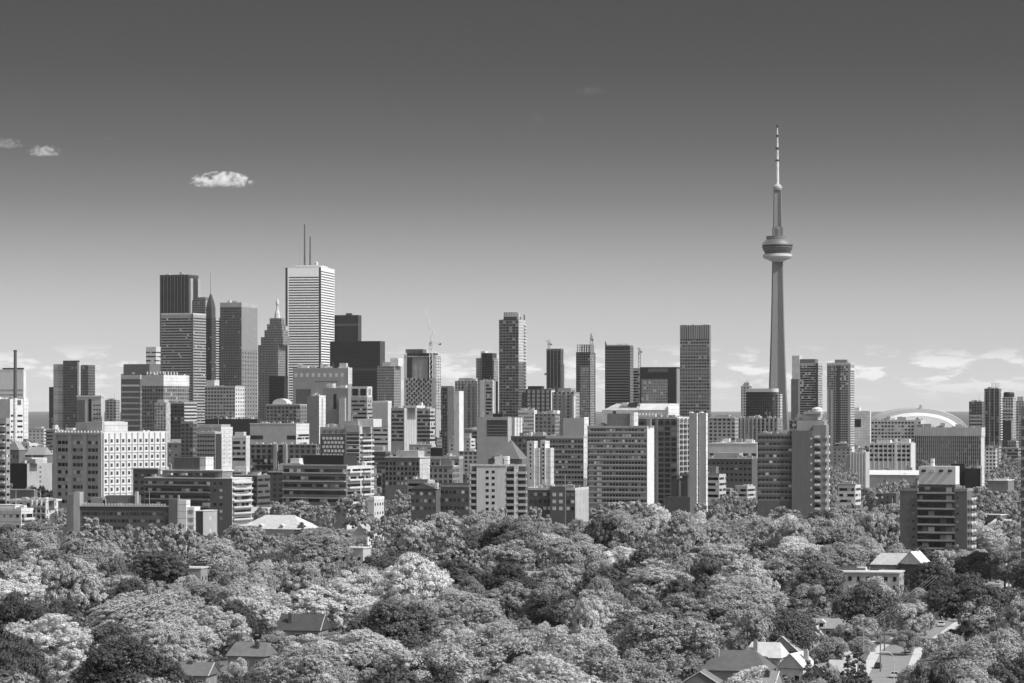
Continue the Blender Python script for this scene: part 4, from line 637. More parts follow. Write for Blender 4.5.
    k = MB().box(xl+.01, xr-.01, -.35, 1.6, 0, .22).box(xl+.01, xr-.01, -.45, -.33, -.1, .62); st = 3.05; b._rep('balcony', k.mesh('balcony'), mat(.27), [(0, 0, zc-st*(i+1)+1.6) for i in range(9)]); b._rep('window_band', MB().box(xl+.3, xr-.3, 1.53, 1.7, 0, 1.9).mesh('window_band'), GLL, [(0, 0, zc-st*(i+1)+2.0) for i in range(9)])
    b.wins('f', zc-1.5, zc-1.5-st*8, 8, 1, .9, .8, GLL, a=b.X(912), b=b.X(915)); b.wins('f', zc-1.5, zc-1.5-st*8, 8, 1, .9, .8, GLL, a=b.X(956), b=b.X(959)); b.balconies('r', zc-1, zc-1-st*8, 8, 1.6, W8, .8, b.d*.45); b.balconies('r', zc-1, zc-1-st*8, 8, 1.6, W8, b.d*.55, b.d-.8)
    b.part('penthouse', mat(.8, .8, .03), b.X(918.5), b.X(955), .9, b.d*.8, zc+2.005, b.Z(466.5)); b.wins('f', b.Z(468), b.Z(474), 1, 4, 1.5, .9, GLD, a=b.X(919), b=b.X(954), p=-.83); b.part('chimney', W8, b.X(929), b.X(932), 3, 5, b.Z(466.5), b.Z(459)); b.parapet(mat(.2), .5, x1=xl); b.parapet(mat(.2), .5, x0=xr); land(936, 1150, 'the white-penthouse brick block')
    b = Bldg('office_block', 'black box building beside the white penthouse, right foreground', 'building', 964.5, 981.5, 984, 468.5, 1950); b.body(mat(.03)); b.part('roof_edge', W8, -.6, .3, -.2, b.d, 3, b.zt+.8); b.part('wing', mat(.04), b.X(949), b.X(963), 6, 14, 0, b.Z(464))
    b = Bldg('office_block', 'low building with cluttered white roof and shaded right side, right of the black box', 'building', 988, 1008, 1014, 481, 2000); b.body(BR); b.part('roof_edge', W9, -b.w-.3, .3, -.3, b.d, b.zt, b.zt+.5); b.clutter(9, 5, 3, .8)
    b = Bldg('office_block', 'long low shed with a bright white roof left of the brick apartment block', 'building', 858, 917, 921, 475, 2450); b.body(mat(.25)); k = MB().gable(-b.w-.4, .3, -.4, b.d, b.zt+.004, b.Z(470.5)); k.build('roof', W9, b.root); b.clutter(5, 3, 4, .8)
    b = Bldg('brick_house', 'dark terrace with four small front gables, left of the brick apartment block', 'house', 863, 896, 899, 494, 1850); b.body(BRD); me = MB().gable(0, 5.5, -.6, b.d*.5, 0, 3, 'y').mesh('gable'); b._rep('gable', me, mat(.2), [(-b.w+.5+i*6.5, 0, b.zt) for i in range(2)]); b.wins('f', b.zt-.5, 2, 3, 6, 1.2, 1.3, GLL)
    b.part('roof', mat(.12), -b.w, 0, .2, b.d, b.zt-.4, b.zt+.6)
right()
# ================================================================== left foreground blocks
def lfore():
    b = Bldg('hospital_block', 'large precast block with deep white window grid on its right face, left foreground', 'apartment block', 54, 102.5, 166, 434, 1500, yaw=33); b.body(mat(.3)); Z = b.Z; zt = b.zt; zb = Z(505)  # shade and sunlight put into colour: same precast, front darker, right face paler
    b.piers('f', 4, 2.3, mat(.42), 0, zt, p=.9); n = 9
    for i in range(3):
        a = -b.w+2.6+i*(b.w-2.3)/3; e = a+(b.w-2.3)/3-2.6
        b.wins('f', Z(439), Z(506), 9, 3, 2.0, 1.7, GL, a=a, b=e)
    b.part('side_frame', mat(.86, .8, .03), -.2, .1, 0, b.d, 0, zt); b.wins('r', Z(437), Z(510), 9, 11, 1.8, 1.8, mat(.06), p=.14)
    b.piers('r', 12, .7, mat(.8), 0, zt+.6, p=.8); b.bands('r', Z(437)-1.6, Z(510)-1.6, 9, .5, mat(.7), a=0, b=b.d, p=.5, name='ledge'); b.parapet(mat(.8), 1.1, x1=0); b.part('cornice', mat(.4), -b.w-.6, 0, -1.1, 0, zt-.2, zt+.5)
    me = MB().box(0, .5, -.4, .4, 0, 1.1).mesh('parapet_tooth'); b._rep('parapet_tooth', me, W8, [(-b.w+1+i*(b.w-2)/14, -.3, zt+.5) for i in range(15)])
    b.part('penthouse', mat(.4), b.X(73), b.X(86), 2, 14, zt, Z(422.5)); b.part('penthouse', mat(.5), b.X(86)+.01, b.X(101), 1, 18, zt, Z(421.5)); b.part('penthouse', W8, b.X(101)+.01, -.2+b.X(102), 2, 20, zt, Z(422)); b.clutter(3, 2, 4); land(95, 1500, 'the white-gridded precast block')
    b = Bldg('apartment_block', 'wide dark apartment block with pale rounded balconies on its right end, left foreground', 'apartment block', 145, 232, 251.5, 479, 1420, yaw=24); b.body(mat(.13, .9, .1, .3)); Z = b.Z; xa = b.X(210)
    b.bands('f', b.zt-.6, Z(522), 6, 1.5, glass(.05, .15, .3), a=-b.w+.4, b=xa); k = MB().box(-b.w+.3, xa, -1.2, .02, 0, .25).box(-b.w+.3, xa, -1.3, -1.18, -.1, .75); st = (b.zt-Z(522))/6; b._rep('balcony', k.mesh('balcony'), mat(.22), [(0, 0, b.zt-st*(i+1)) for i in range(6)]); b.wins('f', b.zt-.5, Z(522), 6, 2, 1.6, 1.3, GLL, a=xa+1, b=b.X(224))
    b.part('side_wall', mat(.5), -.2, .1, 0, b.d, 0, b.zt); b.bands('r', b.zt-.6, Z(530), 7, 1.6, GLL, p=.14); k = MB(); n = 8; pts = [(0.1, .3)]+[(1.0+1.3*math.sin(math.pi*i/n), .3+(b.d-.6)*i/n) for i in range(n+1)]+[(.1, b.d-.3)]
    k.prism(pts, 0, .3); k.prism([(x+.12, y) for x, y in pts], .3, .95); b._rep('balcony', k.mesh('balcony'), W8, [(0, 0, b.zt-2.9*(i+1)+.5) for i in range(8)])
    b.part('roof', mat(.75), -b.w-.3, .3, -.3, b.d+.2, b.zt+.002, b.zt+.45); b.part('setback', mat(.17), b.X(159), b.X(219), 3, 13, b.zt+.46, Z(471.5)); b.wins('f', Z(472.5), Z(477), 1, 7, 2.4, 1.0, GLL, a=b.X(165), b=b.X(216), p=-2.94); b.part('roof', W8, b.X(158), b.X(220), 2.6, 13.4, Z(471.5)+.01, Z(470.3)); b.part('penthouse', mat(.1), b.X(169), b.X(195), 4.5, 12, Z(470.3)+.01, Z(458)); b.part('penthouse', W8, b.X(195)+.01, b.X(201), 4.5, 12, Z(470.3)+.01, Z(457.5)); b.part('chimney', W3, b.X(166), b.X(167), 4, 5, Z(471), Z(465)); b.clutter(5, 3, 2.5, .7); land(200, 1420, 'the wide dark balconied block')
    b = Bldg('office_block', 'dark brick block with pale roof edge between precast block and wide dark balconied block', 'building', 133, 158, 160, 469, 1470, yaw=20); b.body(mat(.1)); b.part('roof_edge', W5, -b.w-.3, .3, -.4, .3, b.zt-.1, b.zt+.6); b.wins('f', b.zt-1.5, b.Z(505), 5, 4, 1.4, 1.1, GLD)
    b = Bldg('apartment_block', 'low wide brick block with railed roof and tall pale corner tower, left foreground', 'apartment block', 67, 178, 178.5, 507, 1330, yaw=10, d=18); b.body(mat(.085, .9, .12, .4)); Z = b.Z; b.wins('f', b.zt-1.5, Z(532), 3, 22, 1.5, 1.3, glass(.05, .15, .3), a=b.X(82), b=b.X(168))
    b.part('roof_edge', W4, b.X(81), b.X(172), -.5, .2, b.zt, b.zt+.5); me = MB().box(0, .9, -.3, -.1, 0, .9).mesh('roof_railing'); b._rep('roof_railing', me, W8, [(b.X(82)+i*1.35, 0, b.zt+.5) for i in range(29)])
    b.part('stair_tower', mat(.14), b.X(67), b.X(74), -.6, 6, 0, Z(494)); b.part('stair_tower', mat(.3), b.X(74)+.01, b.X(80), -.3, 5, 0, Z(492.5)); b.part('penthouse', mat(.12), b.X(104), b.X(133), 3, 12, b.zt, Z(496)); b.part('chimney', W4, b.X(133.5), b.X(136), 2, 4, b.zt, Z(492)); b.part('penthouse', W2, b.X(89), b.X(100), 3, 8, b.zt, Z(498)); b.part('stair_tower', mat(.1), b.X(169), b.X(178), -.7, 6, 0, Z(499))
    b.part('corner_tower', W8, b.X(178)+.01, b.X(186.5), -.8, 6, 0, Z(500)); b.part('corner_wall', W8, b.X(186.5)+.01, b.X(194), .2, 10, 0, Z(507)); L = [(b.X(188.6), .1, Z(513+i*8)) for i in range(4)]; b._rep('window', MB().box(0, 2, -.1, .2, 0, 1.5).mesh('window'), W2, L); b.part('chimney', mat(.25), b.X(177), b.X(178.4), 1, 2, b.zt, Z(495)); land(125, 1330, 'the low railed brick block')
    b = Bldg('brick_house', 'small block half dark and half pale right of the pale corner tower', 'house', 194.5, 203, 217, 511.5, 1330, yaw=24); b.body(mat(.06)); b.part('side_wall', mat(.3), -.2, .1, 0, b.d, 0, b.zt); b.wins('r', b.zt-.5, 2, 3, 1, 1.4, 1.6, W6, p=.14); b.part('roof_edge', W8, -b.w-.2, .3, -.2, b.d, b.zt, b.zt+.4)
    b = Bldg('office_block', 'low block split into dark left front and grey right face, far left', 'building', 10, 27, 52, 463.5, 1700, yaw=30); b.body(mat(.035)); b.part('side_wall', mat(.3), -.2, .1, 0, b.d, 0, b.zt); b.wins('r', b.zt-1, b.Z(489), 5, 1, 1.6, 1.4, W1, a=b.d*.4, b=b.d*.65, p=.14); b.roofbox(18, 27, 458, W8); b.roofbox(27, 33, 459, W4, .1, .4)
    b = Bldg('brick_house', 'plain brick wall block behind the white terraced house, far left', 'house', 10, 34, 37.5, 490, 1400, yaw=20); b.body(mat(.13)); b.part('roof_edge', W5, -b.w-.2, .3, -.3, .4, b.zt-.1, b.zt+.4)
    b = Bldg('town_house', 'white terraced house with framed balconies and glass rails, far left foreground', 'house', 10, 47, 58, 501, 1340, yaw=22); b.body(mat(.6)); Z = b.Z; b.wins('f', b.zt-.4, Z(528), 4, 3, 2.8, 1.6, GLL, a=b.X(33)); b.wins('f', b.zt-.4, Z(528), 4, 3, 1.6, 1.6, GL, b=b.X(32)); b.piers('f', 4, .5, W9, 0, b.zt+.3, a=b.X(32), b=0, p=1.0, name='frame_post'); b.balconies('f', b.zt+.2, Z(528), 4, 1, W8, b.X(32.5), -.2, rail=.7); b.part('side_wall', W9, -.2, .1, 0, b.d, 0, b.zt); b.wins('r', b.zt, Z(528), 4, 2, 1.2, 1.3, W2, p=.15); b.part('penthouse', W9, b.X(35), b.X(55), 1, 6, b.zt, Z(499)); b.parapet(W9, .6); b.clutter(4, 2, 2)
    b = Bldg('town_house', 'bright white stepped house at the far left edge of the foreground', 'house', -12, 21, 33, 510, 1290, yaw=22); b.body(W8); b.wins('f', b.zt-.3, 2, 4, 5, 1.5, 1.4, GL); b.part('setback', W9, b.X(-8), b.X(14), 1, 7, b.zt, b.Z(505)); b.balconies('r', b.zt, 3, 4, 1.3, W9, .5, b.d-.5); b.bands('r', b.zt-.3, 2, 4, 1.5, GL, p=.1); b.parapet(W9, .6); land(20, 1290, 'the white stepped house')
    for a, c, e, yt, yr, D, t in ((9, 19, 25, 450, 441, 2000, 'steep grey gable roof behind the far left blocks'), (25, 44, 53, 455, 447, 1950, 'wide dark grey pitched roof right of the steep gable, far left')):
        b = Bldg('church_hall', t, 'hall', a, c, e, yt, D); b.body(mat(.12)); MB().gable(-b.w-.4, .4, -.4, b.d+.4, b.zt+.004, b.Z(yr), 'y' if a < 20 else 'x', .12).build('roof', mat(.22), b.root)
        b.wins('f', b.zt, 2, 4, 3, 1, 2, GL)
lfore()
# ================================================================== street corner, houses, cars
def at(px, py, z=0.0):
    D = (EYE-z)*F/(py-HOR); return PX(px, D), D
ROAD = [(66, 560), (87, 703), (103, 800), (121, 870), (184, 1129), (250, 1400), (470, 2300)]
def ribbon(name, off0, off1, z0, z1, m):
    k = MB(); P = []
    for i, (x, y) in enumerate(ROAD):
        a = ROAD[max(0, i-1)]; b = ROAD[min(len(ROAD)-1, i+1)]; d = np.array((b[0]-a[0], b[1]-a[1]), float); d /= np.linalg.norm(d); P.append((x, y, d[1], -d[0]))
    for x, y, nx, ny in P: k.v += [(x+nx*off0, y+ny*off0, z1), (x+nx*off1, y+ny*off1, z1), (x+nx*off0, y+ny*off0, z0), (x+nx*off1, y+ny*off1, z0)]
    for i in range(len(P)-1):
        a = i*4; b = a+4; k.f += [(a, a+1, b+1, b), (a+1, a+3, b+3, b+1), (a, b, b+2, a+2)]
    o = k.build(name, m); o['kind'] = 'structure'; return o
ribbon('street', -4.2, 4.2, 0, .03, mat(.2, .9, .12, .3)); ribbon('pavement', 4.25, 6.6, 0, .15, mat(.55, .9, .08, .5)); ribbon('pavement', -6.9, -4.25, 0, .15, mat(.55, .9, .08, .5))
x, y = at(855, 664); poly_sheet('driveway', [(x-6, y-10), (x+9, y-12), (x+11, y+5), (x-4, y+6)], .02, mat(.5, .9, .1, .4))
HOUSES = []
def house(name, label, cat, px, py, D, w, d, yaw=18, h=5.5, rh=3.2, wall=.3, roof=.2, ax='x', hip=0.0, chim=1, dormer=0, white_trim=True, group=None, wing=None, flat=False):
    """px, py = ridge middle in the picture at distance D"""
    top = PZ(py, D); th = rad(yaw); cx = PX(px, D)
    r = top_empty(name, (cx, D, 0), -th); prop(r, label, cat, group)
    hz = max(3, top-(0 if flat else rh)); wm = mat(wall, .9, .15, .4); rm = mat(roof, .9, .15, .6)
    MB().box(-w/2, w/2, -d/2, d/2, 0, hz).build('wall', wm, r)
    if flat:
        MB().box(-w/2-.3, w/2+.3, -d/2-.3, d/2+.3, hz+.003, hz+.45).build('roof', rm, r)
    else:
        MB().gable(-w/2-.5, w/2+.5, -d/2-.5, d/2+.5, hz+.004, hz+.004+rh, ax, hip).build('roof', rm, r)
        if white_trim and hip == 0:
            if ax == 'y':
                k = MB(); y = -d/2-.6; k.rod((-w/2-.5, y, hz), (0, y, hz+rh), .14, seg=4).rod((w/2+.5, y, hz), (0, y, hz+rh), .14, seg=4)
            else:
                k = MB(); y = w/2+.6; k.rod((y, -d/2-.5, hz), (y, 0, hz+rh), .14, seg=4).rod((y, d/2+.5, hz), (y, 0, hz+rh), .14, seg=4)
            k.build('bargeboard', W4 if roof < .2 else W8, r)
    rr = random.Random(int(px*13+py))
    for i in range(chim):
        x = rr.uniform(-w*.35, w*.35); y = rr.uniform(-d*.3, d*.3); c = MB().box(x-.5, x+.5, y-.5, y+.5, hz, hz+rh+.35).build('chimney', mat(rr.choice([.08, .12, .3])), r); MB().box(x-.3, x+.3, y-.3, y+.3, hz+rh+.353, hz+rh+.7).build('chimney_pot', W3, c)
    for i in range(dormer):
        x = -w/2+(i+1)*w/(dormer+1); q = MB().box(x-1, x+1, -d/2+.1, -d/2+2.2, hz+.3, hz+1.6).gable(x-1.2, x+1.2, -d/2, -d/2+3.2, hz+1.6, hz+2.5, 'y').build('dormer', mat(.6), r); MB().box(x-.5, x+.5, -d/2+.03, -d/2+.2, hz+.5, hz+1.4).build('window', GL, q)
    fl = max(1, int(hz/2.9)); n = max(2, int(w/3)); me = MB().box(-.55, .55, -.08, .1, 0, 1.4).mesh('window'); mf = MB().box(-.7, .7, -.05, .1, -.15, 1.55).mesh('frame')
    for f in range(fl):
        for i in range(n):
            q = linkmesh('window', me, GL, r, (-w/2+(i+.5)*w/n, -d/2, .9+f*2.9))
            if D < 900: linkmesh('frame', mf, W8, q, (0, 0, 0))
        m2 = max(1, int(d/3.5)); mr = MB().box(-.1, .08, -.5, .5, 0, 1.4).mesh('window')
        for i in range(m2): linkmesh('window', mr, GL, r, (w/2, -d/2+(i+.5)*d/m2, .9+f*2.9))
    if wing:
        a, b_, hh = wing; MB().box(w/2+.004, w/2+a, -d/2, -d/2+b_, 0, hh).build('porch', mat(.5), r); MB().box(w/2+.01, w/2+a+.3, -d/2-.3, -d/2+b_+.3, hh+.002, hh+.25).build('porch_roof', W8, r)
    HOUSES.append((cx, D, max(w, d)/2+1.5, px, w*F/D/2+3, py, 0)); return r
H = house
H('house', 'house with a big dark hipped roof, bottom right corner group, nearest the trees', 'house', 738, 650, 680, 15, 11, 14, rh=4.2, wall=.25, roof=.1, hip=.25, chim=1)
H('house', 'low gabled house at the bottom edge, left of the dark hipped roof', 'house', 702, 670, 625, 7, 7, 10, wall=.3, roof=.14, ax='y', rh=2.5, chim=0)
H('house', 'pale shingle-roofed house with a thick dark chimney behind the big dark hipped roof', 'house', 766, 642, 725, 9, 9, 18, wall=.3, roof=.55, rh=3.4, chim=2, hip=.15)
H('house', 'gabled house with a bright-edged gable turned to the viewer, bottom right group', 'house', 788, 635, 745, 7.5, 9, 22, wall=.12, roof=.25, ax='y', rh=3.6, chim=1)
H('house', 'house with a bright pale roof slope beneath the dark bushy crown, bottom right group', 'house', 804, 625, 790, 7, 10, 30, wall=.35, roof=.65, rh=3.3, chim=1)
H('house', 'long low grey-roofed house farthest back in the bottom right group', 'house', 823, 621, 840, 14, 8, 12, wall=.3, roof=.22, rh=2.6, chim=2, dormer=1)
H('house', 'narrow house with white triangular gable and pale side roof, in front of the bright-edged gable', 'house', 797, 652, 700, 6, 9, 24, wall=.7, roof=.5, ax='y', rh=3.4, chim=1, dormer=0)
H('house', 'pale house with porch left of the street, bottom right group', 'house', 829, 641, 745, 8, 9, 24, wall=.5, roof=.3, ax='y', rh=3.2, chim=1, wing=(3, 5, 3))
H('house', 'small white fronted house beside the street pavement, near the wooden poles', 'house', 842, 660, 690, 6, 7, 24, wall=.7, roof=.45, rh=2.6, chim=0, wing=(2.5, 4, 2.8))
H('house', 'porch house with white upper floor right of the soft dark willow', 'house', 902, 611, 900, 6.5, 8, 20, wall=.55, roof=.3, ax='y', rh=2.6, chim=0, wing=(2, 4, 3))
H('house', 'house with tiny bright roofs at the bottom edge, right of the street', 'house', 944, 674, 600, 7, 7, 14, wall=.6, roof=.55, ax='y', rh=2.6, chim=0, wing=(3, 4, 5))
H('house', 'wide house with a dark sloping roof showing among the trees at bottom left', 'house', 303, 614, 790, 11, 9, 12, wall=.2, roof=.07, rh=4, chim=1)
H('house', 'house with flat grey roof slope and two chimneys at bottom left', 'house', 252, 642, 705, 9, 8, 16, wall=.2, roof=.13, rh=3, chim=2, hip=.1)
H('house', 'small dark roofed house almost buried in trees near the bottom left edge', 'house', 192, 662, 655, 9, 8, 12, wall=.2, roof=.12, rh=2.6, chim=1)
H('house', 'low building with a pale flat roof line among the trees below the pale corner tower', 'house', 185, 568, 1060, 14, 9, 10, wall=.22, roof=.5, chim=0, flat=True)
H('villa', 'villa with a very broad pale hipped roof behind the trees, left of centre', 'villa', 280, 515, 1480, 34, 22, 20, wall=.3, roof=.5, rh=6.5, hip=.28, chim=2, dormer=2)
H('villa', 'long pale roof wing directly behind the broad hipped villa roof', 'villa', 262, 507, 1600, 24, 10, 20, wall=.4, roof=.45, rh=3, hip=0, chim=1)
H('house', 'white swooping gable among trees below the broad low balconied block', 'house', 364, 524, 1370, 7, 8, 20, wall=.85, roof=.3, ax='y', rh=4.6, chim=1)
H('house', 'pale flat-roofed facade between trees, left of the big dark crown', 'house', 352, 548, 1200, 13, 8, 20, wall=.5, roof=.65, chim=0, flat=True)
H('house', 'grey walled low house seen through a gap in the trees, centre', 'house', 528, 571, 1070, 14, 8, 6, wall=.25, roof=.2, rh=1.8, chim=2)
H('shop_building', 'flat-roofed building with pale roof and white units, right foreground behind the soft dark tree', 'building', 866, 572, 1010, 24, 13, 14, wall=.3, roof=.65, chim=0, flat=True)
H('house', 'hip-roofed pale house joined to a bright-sided gable, below the brick apartment block', 'house', 894, 553, 1090, 15, 10, 16, wall=.25, roof=.45, rh=4, hip=.2, chim=1)
H('house', 'house with a dark gable front and bright right roof slope, below the brick apartment block', 'house', 915, 551, 1085, 8, 11, 24, wall=.09, roof=.75, ax='y', rh=4.5, chim=1)
H('house', 'dark double-gabled house just under the brick apartment block', 'house', 943, 542, 1220, 8, 9, 20, wall=.12, roof=.12, ax='y', rh=3.6, chim=0)
H('house', 'small white-topped pavilion poking from trees left of the dark apartment slab', 'house', 744, 492, 2000, 15, 7, 12, wall=.3, roof=.8, chim=0, flat=True)
H('house', 'low pale porch roof between trees, right of the brick apartment block', 'house', 992, 515, 1500, 12, 8, 30, wall=.12, roof=.75, chim=0, flat=True)
H('house', 'pale low roof right behind the brick apartment block crowns', 'house', 1003, 519, 1480, 8, 9, 40, wall=.3, roof=.6, rh=2, chim=0)
H('house', 'pale-roofed house at the bottom edge, right of the big dark hipped roof', 'house', 764, 671, 640, 5.5, 7, 20, wall=.4, roof=.22, rh=2.8, chim=1)
H('house', 'small dark roofed house in the bottom right corner group nearest the wooden pole', 'house', 822, 663, 680, 6.5, 8, 24, wall=.4, roof=.14, ax='y', rh=3, chim=1)
H('house', 'two-storey pale house with porch behind the wooden utility pole', 'house', 852, 642, 790, 7, 8, 22, wall=.5, roof=.16, ax='y', rh=3, chim=1, wing=(2.5, 4, 3))
H('house', 'dark hip roof between long low grey roof and porch house, bottom right', 'house', 868, 622, 870, 8, 9, 20, wall=.3, roof=.12, rh=3, hip=.2, chim=1)
b = house('shed', 'rounded pale roofed shed among bright shrubs at right edge of the canopy', 'shed', 985, 612, 860, 12, 9, 20, wall=.2, roof=.45, rh=2, hip=.3, chim=0)
def roof_gear(label, px, py, D, sx, sy, sz, g):
    o = top_empty('rooftop_unit', (PX(px, D), D+4, PZ(py, D)), -.24); prop(o, label, 'rooftop unit', 'units on the flat pale roof')
    MB().box(-sx/2, sx/2, -sy/2, sy/2, -1.2, sz).build('casing', mat(g), o); MB().box(-sx/2+.3, sx/2-.3, -sy/2-.06, -sy/2+.1, .2, sz-.3).build('grille', W1, o)
roof_gear('dark boxy unit on the pale flat roof, right foreground', 851, 571.5, 1010, 5, 3, 1.6, .08)
roof_gear('white boxy unit beside the dark one on the pale flat roof', 862, 572, 1010, 4, 3, 1.5, .75)
roof_gear('small black unit at the right on the pale flat roof', 876, 572.5, 1010, 3, 3, 1.1, .05)
def car(label, x, y, yaw, g, kind='parked_car'):
    r = top_empty(kind, (x, y, .03), yaw); prop(r, label, 'car', 'cars along the street'); k = MB(); m = mat(g, .3, .03)
    sec = [(-2.2, .35, .75), (-2.1, .3, .95), (-.9, .3, 1.0), (1.2, .3, .98), (2.1, .32, .8), (2.25, .35, .6)]
    n = 0
    for xx, z0, z1 in sec: k.v += [(xx, -.88, z0), (xx, .88, z0), (xx, .82, z1), (xx, -.82, z1)]
    for i in range(len(sec)-1):
        a = i*4; b = a+4
        for j in range(4): k.f.append((a+j, a+(j+1) % 4, b+(j+1) % 4, b+j))
    k.f += [(3, 2, 1, 0), tuple(len(k.v)-4+i for i in range(4))]; k.build('body', m, r)
    MB().prism([(-1.7, -.78), (1.0, -.78), (1.0, .78), (-1.7, .78)], .98, 1.42, [(-1.2, -.66), (.3, -.66), (.3, .66), (-1.2, .66)]).build('window', GLD, r); MB().box(-1.18, .28, -.64, .64, 1.423, 1.46).build('roof', m, r)
    for xx in (-1.35, 1.4):
        for yy in (-.8, .8):
            w_ = MB().rod((xx, yy-.1, .32), (xx, yy+.1, .32), .32, seg=14).build('wheel', BLK, r)
def alongroad(y, off):
    for (x0, y0), (x1, y1) in zip(ROAD, ROAD[1:]):
        if y0 <= y <= y1: t = (y-y0)/(y1-y0); return x0+(x1-x0)*t+off, y, math.pi/2-math.atan2(x1-x0, y1-y0)
for lb, y, off, g in (('white car on the street between the dark willow and the pale shrubs', 885, 2.0, .85), ('dark car parked behind the white car on the street', 905, -3.0, .05), ('white van-like car farthest up the street by the right edge', 1150, 1.5, .85), ('grey car in the street at the right edge, below the white one', 1118, -2.5, .35), ('black car parked on the lower street by the kerb pole', 742, -2.9, .04), ('light car on the lower street, bottom edge', 716, 2.2, .7), ('silver car parked far side of the lower street', 790, 2.9, .45), ('pale car nearest in the upper street stretch at the right edge', 1092, 1.8, .65), ('dark car in the upper street stretch at right edge, left lane', 1172, -2.6, .06)):
    x, y, a = alongroad(y, off); car(lb, x, y, a, g)
def pole(label, px, py_base, h, arms=1, g=.25, D=None):
    x, y = at(px, py_base); r = top_empty('utility_pole', (x, y, 0)); prop(r, label, 'pole', 'poles along the street'); MB().rod((0, 0, 0), (0, 0, h), .19, .12, 8).build('post', mat(g), r)
    for i in range(arms): MB().box(-1.2, 1.2, -.08, .08, h-.6-i*1.1, h-.45-i*1.1).build('crossarm', W2, r)
    return x, y, h
P = [pole('wooden utility pole with two crossarms left of the street, bottom right', 863.5, 672, 11.5, 2, .3), pole('plain pole standing at the street kerb, bottom right', 880.5, 672, 8.5, 0, .15), pole('short pole farther up the kerb beyond the plain kerb pole', 884.5, 651, 8, 0, .12), pole('pale tall pole before the hip-roofed house, right foreground', 952, 596, 13, 1, .6), pole('grey pole by the upper street stretch at the right edge', 1009, 590, 11, 1, .3), pole('pale pole left of the street at the bottom edge', 866, 690, 7, 0, .6)]
k = MB()
(ax_, ay_, ah), (bx_, by_, bh) = P[0], P[3]
for j in (-1.1, 0, 1.1):
    last = None
    for i in range(13):
        t = i/12; p = (ax_+(bx_-ax_)*t+j, ay_+(by_-ay_)*t, ah-.4+(bh-ah)*t-6*t*(1-t))
        if last: k.rod(last, p, .03, seg=3)
        last = p
prop(k.build('overhead_wire', W2), 'three sagging overhead wires between the street poles', 'wires')
x, y = at(894, 690); r = top_empty('street_lamp', (x, y, 0)); prop(r, 'curved street lamp arm at the bottom edge, right of the street', 'street lamp')
k = MB(); pts = [(0, 0, 0), (0, 0, 7), (-.3, 0, 8), (-1.2, 0, 8.6), (-2.4, 0, 8.8)]
for a, b_ in zip(pts, pts[1:]): k.rod(a, b_, .1, .08)
k.build('post', W8, r); MB().box(-3.2, -2.3, -.2, .2, 8.65, 8.85).build('lamp_head', W6, r)
